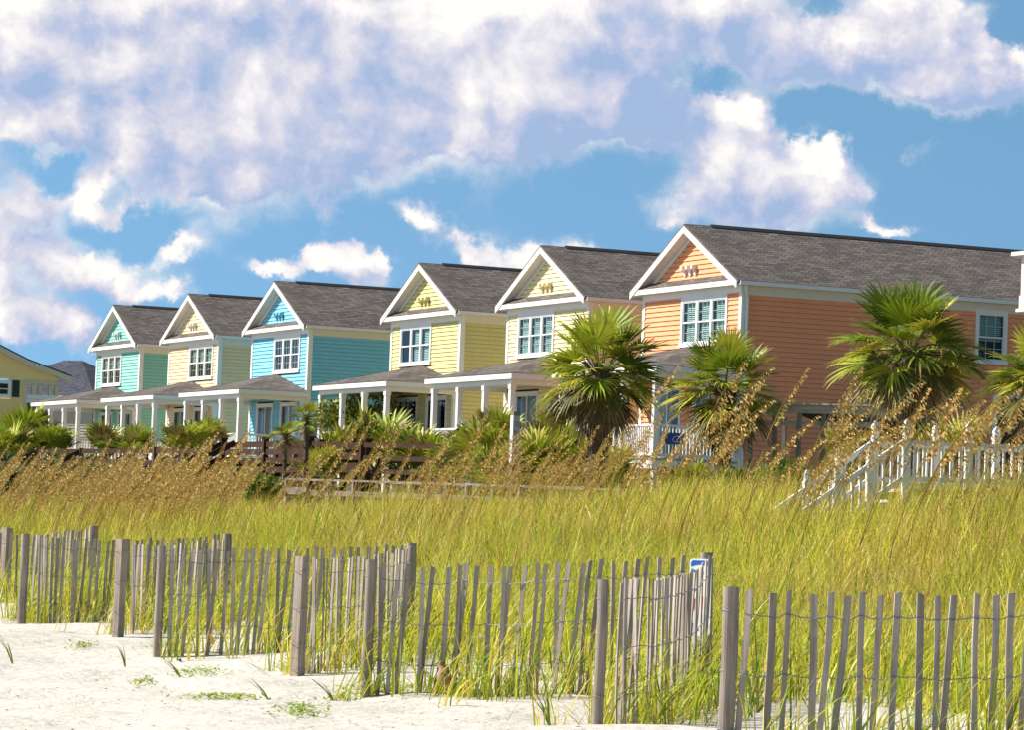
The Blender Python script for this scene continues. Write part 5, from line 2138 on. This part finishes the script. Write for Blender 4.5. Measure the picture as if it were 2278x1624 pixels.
for (x, Yv, s) in dens_spots:
    V, C, lp, lt_ = TM[r.randint(len(TM))]
    u = (x - 1139) / FPX
    t = Yv / (F0.y + u * R0.y)
    X = t * (F0.x + u * R0.x)
    a_ = wind + r.uniform(-.55, .55)
    ca, sa = math.cos(a_) * s, math.sin(a_) * s
    W_ = np.stack([V[:, 0] * ca - V[:, 1] * sa + X, V[:, 0] * sa + V[:, 1] * ca + Yv, V[:, 2] * s + gz(X, Yv) - .02], 1)
    allV.append(W_); allC.append(C); allL.append(lp + ov); allT.append(lt_)
    ov += len(V)
so_ = np_mesh('sea_oats', np.concatenate(allV), np.concatenate(allL), np.concatenate(allT), np.concatenate(allC), OATM)
tag(so_, 'mass of golden sea oats filling in the stands along the dune crest', 'sea oats', kind='stuff')

# ------------------------------------------------------------------ small things on the sand
# bits of shell, weed and driftwood on the sand
r = np.random.RandomState(67)
V_, C_ = [], []
for k in range(520):
    p = at(r.uniform(-20, 1320), 1430 + 230 * r.uniform(0, 1) ** .8, Z=0.02)
    z = gz(p.x, p.y)
    a = r.uniform(0, 2 * PI)
    l, w_ = r.uniform(.006, .028), r.uniform(.002, .007)
    d = np.array([math.cos(a) * l, math.sin(a) * l, r.uniform(-.1, .3) * l])
    s_ = np.array([-math.sin(a) * w_, math.cos(a) * w_, r.uniform(0, .6) * w_])
    b = np.array([p.x, p.y, z + r.uniform(.003, .010)])
    V_ += [b - d, b - s_, b + d, b + s_]
    C_ += [np.array([(0.10, 0.07, 0.045), (0.20, 0.14, 0.08), (0.05, 0.045, 0.04), (0.7, 0.62, 0.52)][r.randint(4)])] * 4
V_ = np.array(V_)
dbr = np_mesh('beach_debris', V_, np.arange(len(V_)), np.full(len(V_) // 4, 4), np.array(C_), m_leaf('debris_bits', .0, .8, .1))
tag(dbr, 'tiny dark scraps of weed and shell strewn over the sand', 'debris', kind='stuff')

# sprawling green creeper
r = np.random.RandomState(66)
CRE = [(670, 1585, 60, 14), (760, 1548, 45, 8), (880, 1545, 60, 8), (990, 1555, 45, 6), (440, 1490, 60, 10), (320, 1502, 30, 8), (500, 1555, 90, 7), (300, 1408, 60, 8), (180, 1440, 30, 5), (360, 1440, 50, 8), (1070, 1560, 25, 5), (1200, 1545, 40, 5), (850, 1530, 70, 7), (60, 1390, 60, 6), (640, 1490, 30, 8)]
V_, C_ = [], []
for (x, y, rx, ry) in CRE:
    for _ in range(int(rx * 4.5)):
        p = at(x + r.normal(0, rx * .5), y + r.normal(0, ry * .5), Z=0.02)
        z = gz(p.x, p.y)
        a = r.uniform(0, 2 * PI)
        l = r.uniform(.014, .030)
        d = np.array([math.cos(a), math.sin(a), r.uniform(-.1, .6)]) * l
        s_ = np.array([-math.sin(a), math.cos(a), r.uniform(-.2, .2)]) * l * .45
        b = np.array([p.x, p.y, z + r.uniform(.004, .05)])
        V_ += [b - d, b - s_, b + d, b + s_]
        cc = np.array([(0.30, 0.42, 0.03), (0.42, 0.46, 0.05), (0.18, 0.30, 0.03)][r.randint(3)]) * r.uniform(.8, 1.15)
        C_ += [cc] * 4
V_ = np.array(V_)
cre = np_mesh('beach_creeper', V_, np.arange(len(V_)), np.full(len(V_) // 4, 4), np.array(C_), m_leaf('creeper_leaf', .3, .5, .3))
tag(cre, 'low bright green creeper patches sprawling over the pale sand', 'creeper', kind='stuff')


def sprig(x, y, z, label, n, h, lean, seed):
    p = at(x, y, Z=0.0)
    b = Vector((p.x, p.y, gz(p.x, p.y) - .02))
    rr = random.Random(seed)
    mb = MB()
    ax = Vector((R0.x, R0.y, 0))
    cc = [(0.20, 0.27, 0.03), (0.30, 0.33, 0.04), (0.13, 0.17, 0.03)]
    for i in range(n):
        hh = h * rr.uniform(.55, 1.1)
        ln = lean + rr.uniform(-.3, .3)
        sd_ = Vector((-R0.y, R0.x, 0)) * rr.uniform(-.2, .2)
        w = rr.uniform(.004, .008)
        vs = []
        for t, ww in ((0, 1), (.4, .9), (.75, .55)):
            c = ax * (ln * hh * t ** 1.4) + sd_ * (hh * t) + Vector((0, 0, hh * t * (1 - .15 * abs(ln) * t)))
            vs += [c - ax * w * ww, c + ax * w * ww]
        vs.append(ax * (ln * hh) + sd_ * hh + Vector((0, 0, hh * (1 - .2 * abs(ln)))))
        mb.add(vs, [(0, 1, 3, 2), (2, 3, 5, 4), (4, 5, 6)], rr.choice(cc))
    o = mb.build('grass_sprig', GRASSM, None, loc=b)
    return tag(o, label, 'grass sprig', 'stray grass sprigs on the sand')


sprig(30, 1462, 0, 'forked green sprig alone on the sand at the frame edge', 4, 0.42, -0.5, 1)
sprig(280, 1480, 0, 'thin upright sprig beside a creeper patch', 4, 0.24, -0.4, 2)
sprig(405, 1500, 0, 'dark bent sprig leaning seaward over open sand', 3, 0.34, -1.1, 3)
sprig(600, 1555, 0, 'slanting sprig between the square post and the creeper', 3, 0.35, -0.8, 4)
sprig(985, 1552, 0, 'flat leaning sprig beside the brown dove', 5, 0.3, -1.0, 5)
sprig(1225, 1624, 0, 'dark green sprig alone at the bottom edge of the frame', 5, 0.34, -0.5, 6)
sprig(745, 1565, 0, 'bent sprig on the sand before the round fence post', 4, 0.34, -0.7, 7)

# mourning dove standing at the fence foot
p = at(988, 1556, Z=0.03)
dv = empty('dove', (p.x, p.y, gz(p.x, p.y)), 'brown dove standing upright on the sand at the foot of the fence', 'bird')
dv.rotation_euler = (0, 0, math.atan2(-R0.y, -R0.x) - 0.5)
b = MB()
spine = [(-0.085, 0.006), (-0.07, .014), (-0.05, .026), (-0.02, .046), (0.015, .060), (0.05, .062), (0.085, .052), (0.11, .034), (0.13, .026), (0.15, .027), (0.165, .027), (0.18, .019), (0.186, .006)]
vs, fs, cs = [], [], []
n = 14
for i, (s_, r_) in enumerate(spine):
    u = (s_ + .085) / .27
    c = Vector((-.055 + 0.085 * math.sin(u * 1.9) + (0.016 if u > .85 else 0), 0, 0.028 + 0.235 * u ** .95))
    tl = Vector((0.55, 0, 1)).normalized()
    a = Vector((tl.z, 0, -tl.x))
    for k in range(n):
        t = 2 * PI * k / n
        vs.append(c + a * (math.cos(t) * r_) + Vector((0, 1, 0)) * (math.sin(t) * r_ * .85))
        cs.append((0.30, 0.185, 0.12) if math.cos(t) < .2 else (0.40, 0.27, 0.20))
for i in range(len(spine) - 1):
    for k in range(n):
        k2 = (k + 1) % n
        fs.append((i * n + k, i * n + k2, (i + 1) * n + k2, (i + 1) * n + k))
fs += [tuple(range(n - 1, -1, -1)), tuple((len(spine) - 1) * n + k for k in range(n))]
b.add(vs, fs, cs)
b.build('body', m_leaf('dove_feather', 0.0, 0.8, 0.1), dv, smooth=True)
tp = Vector((0.05, 0, 0.245))
a = MB(); a.tube([tp + Vector((.015, 0, 0)), tp + Vector((.05, 0, -.012))], [.007, .0015], 6); a.build('beak', DARK, dv)
for sg in (-1, 1):
    a = MB()
    a.tube([(0.004, sg * .018, .05), (0.008, sg * .018, 0.004)], .004, 6)
    for k in (-.5, 0, .5):
        a.tube([(0.008, sg * .018, .004), (0.008 + .024 * math.cos(k), sg * .018 + .024 * math.sin(k), .003)], .0028, 5)
    a.build('leg', m_plain('dove_leg', (0.35, 0.12, 0.10), .6), dv)
    a = MB()
    a.tube([(tp.x + .006, sg * .0185, tp.z + .004), (tp.x + .006, sg * .0225, tp.z + .004)], .004, 6)
    a.build('eye', DARK, dv)

# a yellow butterfly on the grass and a scrap of litter
p = at(470, 1430, z=32.5)
bf = empty('butterfly', p, 'yellow orange butterfly with folded wings on a grass stalk before the round post', 'butterfly')
a = MB()
for sg in (-1, 1):
    y_ = sg * 0.004
    a.prism([(0, y_, 0), (-.03, y_, .075), (-.012, y_, .088), (.03, y_, .03), (.034, y_, -.012), (.01, y_, -.02)], (0, sg * .0012, 0))
w_ = a.build('wing', m_plain('butterfly_yellow', (0.75, 0.42, 0.02), .7), bf)
a = MB(); a.tube([(-.01, 0, -.018), (.004, 0, 0), (.02, 0, .02)], [.002, .004, .002], 6); a.build('body', DARK, bf)
bf.rotation_euler = (0, 0, wind)
p = at(401, 1469, Z=0.0)
a = MB()
for k in range(7):
    q = [Vector((rnd.uniform(-.03, .03), rnd.uniform(-.03, .03), rnd.uniform(0, .05))) for _ in range(4)]
    a.prism(q[:3], (0.001, 0.001, 0.002))
lt_o = a.build('litter', m_plain('blue_grey_scrap', (0.06, 0.08, 0.13), .4), None, loc=(p.x, p.y, gz(p.x, p.y)))
tag(lt_o, 'crumpled dark blue scrap of litter on the pale sand', 'litter')
